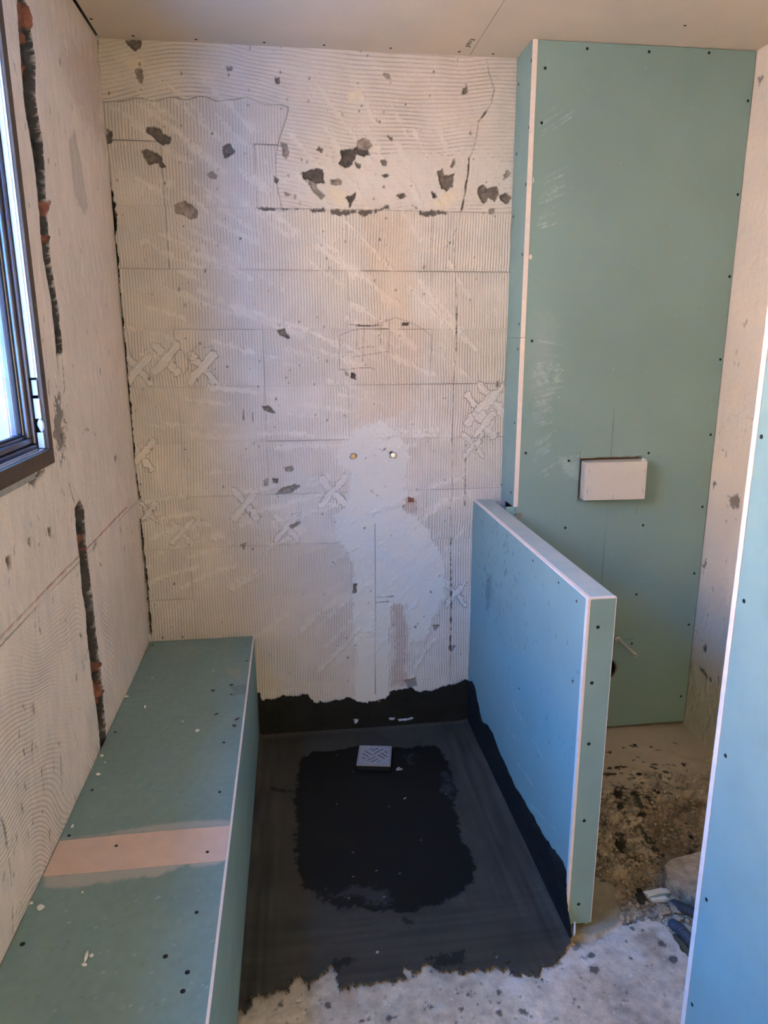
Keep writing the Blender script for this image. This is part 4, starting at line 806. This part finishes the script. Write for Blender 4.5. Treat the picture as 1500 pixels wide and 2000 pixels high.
# up the back wall
us = np.arange(BXF+0.001, XH0-0.001, 0.003); vs = np.arange(0.0, 0.20, 0.003)
F = Field((0, D-0.0065, 0), (1, 0, 0), (0, 0, 1), (0, -1, 0), us, vs, (0.0125, 0.0115, 0.0095), 0.6); U, V = F.U, F.V
F.c *= 1+0.25*fbm(U, V, 0.06, 3, 3)[..., None]; F.h += 0.0012*fbm(U, V, 0.04, 3, 4)
TOPL = [(498, 1440), (498, 1345), (505, 1352), (512, 1366), (540, 1368), (552, 1358), (580, 1362), (600, 1356), (612, 1372), (640, 1372), (662, 1366), (690, 1364), (705, 1374), (735, 1368), (755, 1364), (765, 1348), (800, 1345), (840, 1352), (862, 1340), (885, 1336), (905, 1330), (925, 1328), (925, 1440)]
sl, k = F.poly(TOPL, warp=0.006, edge=0.002); full = np.zeros_like(U); full[sl] = k
for p in ([(688, 1404), (702, 1404), (698, 1412), (694, 1412)], [(760, 1402), (771, 1402), (770, 1407), (761, 1407)], [(777, 1405), (806, 1401), (808, 1403), (800, 1407), (780, 1408)]):
    F.put(F.poly(p, warp=0.003, edge=0.002), (0.55, 0.55, 0.58), 0.9)
kc = (full[:-1, :-1]+full[1:, :-1]+full[1:, 1:]+full[:-1, 1:])/4; F.keep = kc > 0.5; F.mesh('back_upstand', M_memb, mem)
# up the half wall
us = np.arange(1.44, D-0.006, 0.003); vs = np.arange(0.0, 0.22, 0.003)
F = Field((XH0-0.0022, 0, 0), (0, 1, 0), (0, 0, 1), (-1, 0, 0), us, vs, (0.018, 0.0165, 0.0155), 0.6); U, V = F.U, F.V
F.c *= 1+0.25*fbm(U, V, 0.06, 3, 3)[..., None]; F.c *= (1+0.35*vn(U*0.1+V*0.3, V, 0.008, 5))[..., None]
SD = [(905, 1420), (905, 1330), (925, 1332), (932, 1368), (941, 1410), (951, 1415), (962, 1432), (975, 1468), (990, 1500), (1003, 1530), (1018, 1555), (1040, 1592), (1060, 1630), (1078, 1655), (1097, 1680), (1106, 1702), (1107, 1760), (1112, 1790), (1117, 1830), (1080, 1850)]
sl, k = F.poly(SD, warp=0.004, edge=0.002); full = np.zeros_like(U); full[sl] = k
kc = (full[:-1, :-1]+full[1:, :-1]+full[1:, 1:]+full[:-1, 1:])/4; F.keep = kc > 0.5; F.mesh('side_upstand', M_memb, mem)

# ------------------------------------------------------------------ floor drain
DC = Vector((0.271, 2.386, 0.0)); DA = math.radians(-10.5); ZD = 0.020
dr = empty('floor_drain', (DC.x, DC.y, 0), 'square slotted metal floor drain raised from the wet black patch', 'drain')
def shape_curve(outline, holes, thick, mw, name, mat, parent):
    cu = bpy.data.curves.new('c', 'CURVE'); cu.dimensions = '2D'; cu.fill_mode = 'BOTH'; cu.extrude = thick/2
    for pts in [outline]+holes:
        sp = cu.splines.new('POLY'); sp.points.add(len(pts)-1); sp.use_cyclic_u = True
        for i, p in enumerate(pts): sp.points[i].co = (p[0], p[1], 0, 1)
    t = bpy.data.objects.new('tmp', cu); COL.objects.link(t); dg = bpy.context.evaluated_depsgraph_get(); me = bpy.data.meshes.new_from_object(t.evaluated_get(dg)); bpy.data.objects.remove(t)
    me.transform(mw); return link(name, me, mat, parent)
def loc(px, py):
    p = at(660+px/9.375, 1430+py/9.375, 2, ZD)-DC; c, s_ = math.cos(-DA), math.sin(-DA); return Vector((p.x*c-p.y*s_, p.x*s_+p.y*c))
SL = [((575, 318), (630, 295)), ((620, 352), (745, 295)), ((675, 385), (825, 315)), ((858, 355), (905, 388)), ((795, 388), (900, 455)), ((738, 418), (858, 498)), ((492, 342), (620, 422)), ((455, 388), (557, 455)), ((440, 460), (495, 490)), ((530, 525), (683, 455)), ((605, 550), (735, 490)), ((725, 545), (785, 525))]
holes = []
for a, c_ in SL:
    A, B = loc(*a), loc(*c_); t = (B-A).normalized(); n_ = Vector((-t.y, t.x))*0.0021
    holes.append([A+n_, A-n_, A-t*-0.0-n_, B-n_, B+t*0.0015, B+n_][:1]+[A-t*0.0015, A-n_, B-n_, B+t*0.0015, B+n_])
holes.append([(0.003*math.cos(i*math.pi/4), 0.003*math.sin(i*math.pi/4)+0.002) for i in range(8)])
hs = 0.059; MWD = Matrix.Translation((DC.x, DC.y, ZD)) @ Matrix.Rotation(DA, 4, 'Z')
shape_curve([(-hs, -hs), (hs, -hs), (hs, hs), (-hs, hs)], holes, 0.002, MWD, 'grate', M_steel, dr)
b = MB(); hb = 0.064
for a, c_ in (((-hb, -hb), (hb, -hb+0.004)), ((-hb, hb-0.004), (hb, hb)), ((-hb, -hb+0.004), (-hb+0.004, hb-0.004)), ((hb-0.004, -hb+0.004), (hb, hb-0.004))):
    b.box((a[0], a[1], -0.006), (c_[0], c_[1], 0.001), 0.0005)
for v in b.bm.verts: v.co = MWD @ v.co
b.build('rim', M_steel, dr)
b = MB(); b.box((-hb+0.001, -hb+0.001, -0.030), (hb-0.001, hb-0.001, -0.0062), 0.001)
for v in b.bm.verts: v.co = MWD @ v.co
b.build('drain_body', M_black, dr)

# ------------------------------------------------------------------ water inlets
for (x, y, lb, mt, proud) in ((690, 891, 'brass threaded water inlet, left of the two in the back wall', M_brass, 0.006), (767, 888, 'steel water inlet, right of the two in the back wall', M_chrome, 0.016)):
    p = at(x, y, 1, D); e = empty('water_inlet', (p.x, D, p.z), lb, 'pipe fitting', 'water inlets in the back wall')
    b = MB(); b.cyl((p.x, D+0.012, p.z), (p.x, D-proud+0.004, p.z), 0.0105, n=6); b.build('hex_nut', mt, e)
    b = MB(); b.lathe((p.x, D+0.010, p.z), (0, -1, 0), [(0, .0088), (0.010+proud, .0088), (0.0105+proud, .0080), (0.0105+proud, .0058), (0.002, .0058), (0.002, .0001)]); b.build('socket', mt, e)

# ------------------------------------------------------------------ things lying in the toilet corner
def top_poly(px, z): return [(lambda p: (p.x, p.y))(at(x, y, 2, z)) for x, y in px]
P = top_poly([(1297, 1684), (1312, 1678), (1335, 1672), (1372, 1660), (1430, 1655), (1440, 1760), (1400, 1790), (1354, 1748), (1330, 1732), (1300, 1712)], 0.045)
b = MB(); b.prism(P, 0.0, 0.045); bmesh.ops.bevel(b.bm, geom=list(b.bm.edges), offset=0.004, segments=2, affect='EDGES')
bmesh.ops.subdivide_edges(b.bm, edges=list(b.bm.edges), cuts=3, use_grid_fill=True)
for v in b.bm.verts: v.co += Vector((rnd.uniform(-.002, .002), rnd.uniform(-.002, .002), rnd.uniform(-.0015, .0015)))
tag(b.build('concrete_slab', M_stone), 'broken flat slab of concrete lying half behind the tall partition', 'rubble')
def rock(px, py, r, seed, label, mat, sq=(1, 1, .7), name='rubble_stone', cat='stone'):
    p = floor_at(px, py); c = p+Vector((0, 0, r*sq[2]*0.45)); return tag(MB().chunk(c, r, seed, sq, sub=3, rough=.35).build(name, mat, origin=(p.x, p.y, p.z)), label, cat, 'dark clods and stones on the toilet floor')
rock(1253, 1758, .022, 3, 'dark round stone left of the torn plasterboard scrap', M_clod, (1, 1, .8))
rock(1249, 1742, .010, 9, 'small dark clod just behind the dark round stone', M_clod)
rock(1292, 1783, .024, 13, 'rounded earthy lump of mortar below the torn plasterboard scrap', M_stone, (1, .8, .55))
rock(1323, 1778, .026, 19, 'grey lump of mortar beside the blue conduits', M_stone, (1, .9, .6))
rock(1322, 1797, .013, 20, 'small grey rubble stone between the two blue conduits', M_stone)
rock(1213, 1795, .010, 21, 'small pale stone at the corner of the mortar patch', M_stone)
rock(1225, 1793, .009, 23, 'small cube-like stone right of the mortar patch', M_stone)
rock(1208, 1553, .014, 31, 'large black clod in the middle of the splashed floor', M_clod, (1, 1, .5))
rock(1212, 1578, .012, 33, 'black clod directly in front of the large one', M_clod, (1, 1, .4))
rock(1265, 1559, .011, 35, 'long dark flake of adhesive right of the large black clod', M_clod, (1.5, .7, .4))
rock(1286, 1549, .007, 37, 'small round dark stone farthest right among the splashes', M_clod)
rock(1255, 1592, .012, 39, 'black clod at the end of the dark streak', M_clod, (1, 1, .4))
rock(1212, 1652, .017, 41, 'largest dark lump low beside the half wall end', M_clod, (1, 1, .5))
rock(1205, 1500, .009, 43, 'dark flat chip at the far edge of the splashes', M_clod, (1.3, .9, .4))
rock(1190, 1501, .008, 45, 'dark flat chip left of the other far chip', M_clod, (1.2, .9, .4))
rock(1240, 1456, .006, 47, 'lone dark crumb on the clean floor near the boarding', M_clod)
rock(1248, 1513, .008, 49, 'brown crumbling clod on the clean sandy floor', M_clod, (1.4, .9, .5))
rock(1350, 1636, .008, 51, 'small dark stone beside the tall partition', M_clod)
rock(1226, 1594, .011, 53, 'pale stone among the black clods', M_stone, (1.2, .9, .6))
rock(1212, 1674, .013, 55, 'pale tan stone just in front of the largest dark lump', M_stone, (1.2, .9, .6))
p = floor_at(1194, 1513); b = MB(); b.box((-0.018, -0.004, 0), (0.018, 0.004, 0.006), 0.0015); o = b.build('wood_stick', M_leaf); o.location = p; o.rotation_euler.z = -0.12
tag(o, 'short brown stick lying near the half wall end', 'stick')
# torn plasterboard scrap
sc = empty('plasterboard_scrap', floor_at(1282, 1752), 'torn pale plasterboard scrap lying in the rubble beside the dark stone', 'debris')
zf = floor_at(1282, 1752).z
b = MB(); b.prism(top_poly([(1256, 1742), (1272, 1739), (1290, 1735), (1311, 1737), (1310, 1741), (1285, 1744), (1266, 1750)], zf+0.016), zf+0.006, zf+0.018); b.build('gypsum_core', M_crumb, sc)
b = MB(); b.prism(top_poly([(1266, 1748), (1285, 1745), (1306, 1742), (1305, 1747), (1280, 1751), (1268, 1753)], zf+0.012), zf+0.004, zf+0.012); b.build('green_paper', M_green, sc)
b = MB(); b.prism(top_poly([(1266, 1752), (1280, 1753), (1298, 1749), (1309, 1756), (1302, 1757), (1285, 1757), (1276, 1759)], zf+0.010), zf+0.001, zf+0.010); b.build('broken_edge', M_crumb, sc)
# corrugated conduits
def conduit(pts, r, mat, label):
    P = [Vector(p) for p in pts]; out = []; rad = []; L = sum((P[i+1]-P[i]).length for i in range(len(P)-1)); n = int(L/0.0011)
    for i in range(n+1):
        t = i/n*(len(P)-1); k = min(int(t), len(P)-2); f = t-k; a = P[max(k-1, 0)]; b_ = P[k]; c = P[k+1]; d = P[min(k+2, len(P)-1)]
        out.append(0.5*((2*b_)+(c-a)*f+(2*a-5*b_+4*c-d)*f*f+(3*b_-a-3*c+d)*f**3)); rad.append(r*(1+0.19*math.cos(i*0.0011/0.0072*2*math.pi)))
    return tag(MB().tube(out, rad, 20).build('corrugated_conduit', mat, smooth=True), label, 'conduit', 'corrugated conduits at the right')
def G(x, y, z): p = at(x, y, 2, z); return (p.x, p.y, z)
conduit([G(1316, 1767, 0.0), G(1330, 1772, 0.012), G(1352, 1781, 0.02), G(1390, 1796, 0.02), G(1440, 1810, 0.0)], .0125, M_blueduct, 'farther dark blue corrugated conduit emerging beside the mortar lump')
conduit([G(1314, 1806, -0.01), G(1326, 1813, 0.006), G(1345, 1833, 0.014), G(1370, 1862, 0.01), G(1410, 1900, -0.01)], .0125, M_blueduct, 'nearer dark blue corrugated conduit at the slab corner')
conduit([G(1318, 1832, -0.02), G(1330, 1842, -0.014), G(1345, 1860, -0.012), G(1375, 1895, -0.014)], .010, M_brownduct, 'brown corrugated conduit lying under the nearer blue one')
# uncountable gravel
rg = random.Random(9); b = MB(); n_ = 0
while n_ < 1100:
    x, y = rg.uniform(1150, 1370), rg.uniform(1500, 1800)
    if rg.random() > (y-1480)/260: continue
    p = floor_at(x, y)
    if 1130 < x < 1215 and 1712 < y < 1830: continue
    if x > 1296 and 1665 < y < 1770: continue
    if p.y < 1.42 or (p.x < XH1+.006 and p.y > YH-.03): continue
    r_ = rg.choice([.002, .003, .004, .006, .008]); b.chunk(p+Vector((0, 0, r_*.3)), r_, rg.randint(0, 9999), (rg.uniform(.7, 1.3), 1, .7), sub=1); n_ += 1
tag(b.build('gravel', plain('gravel', (0.30, 0.235, 0.16), 0.95, col2=(0.46, 0.38, 0.28), scale=60, var=.5)), 'fine sandy gravel strewn over the dug-out toilet corner', 'gravel', kind='stuff')
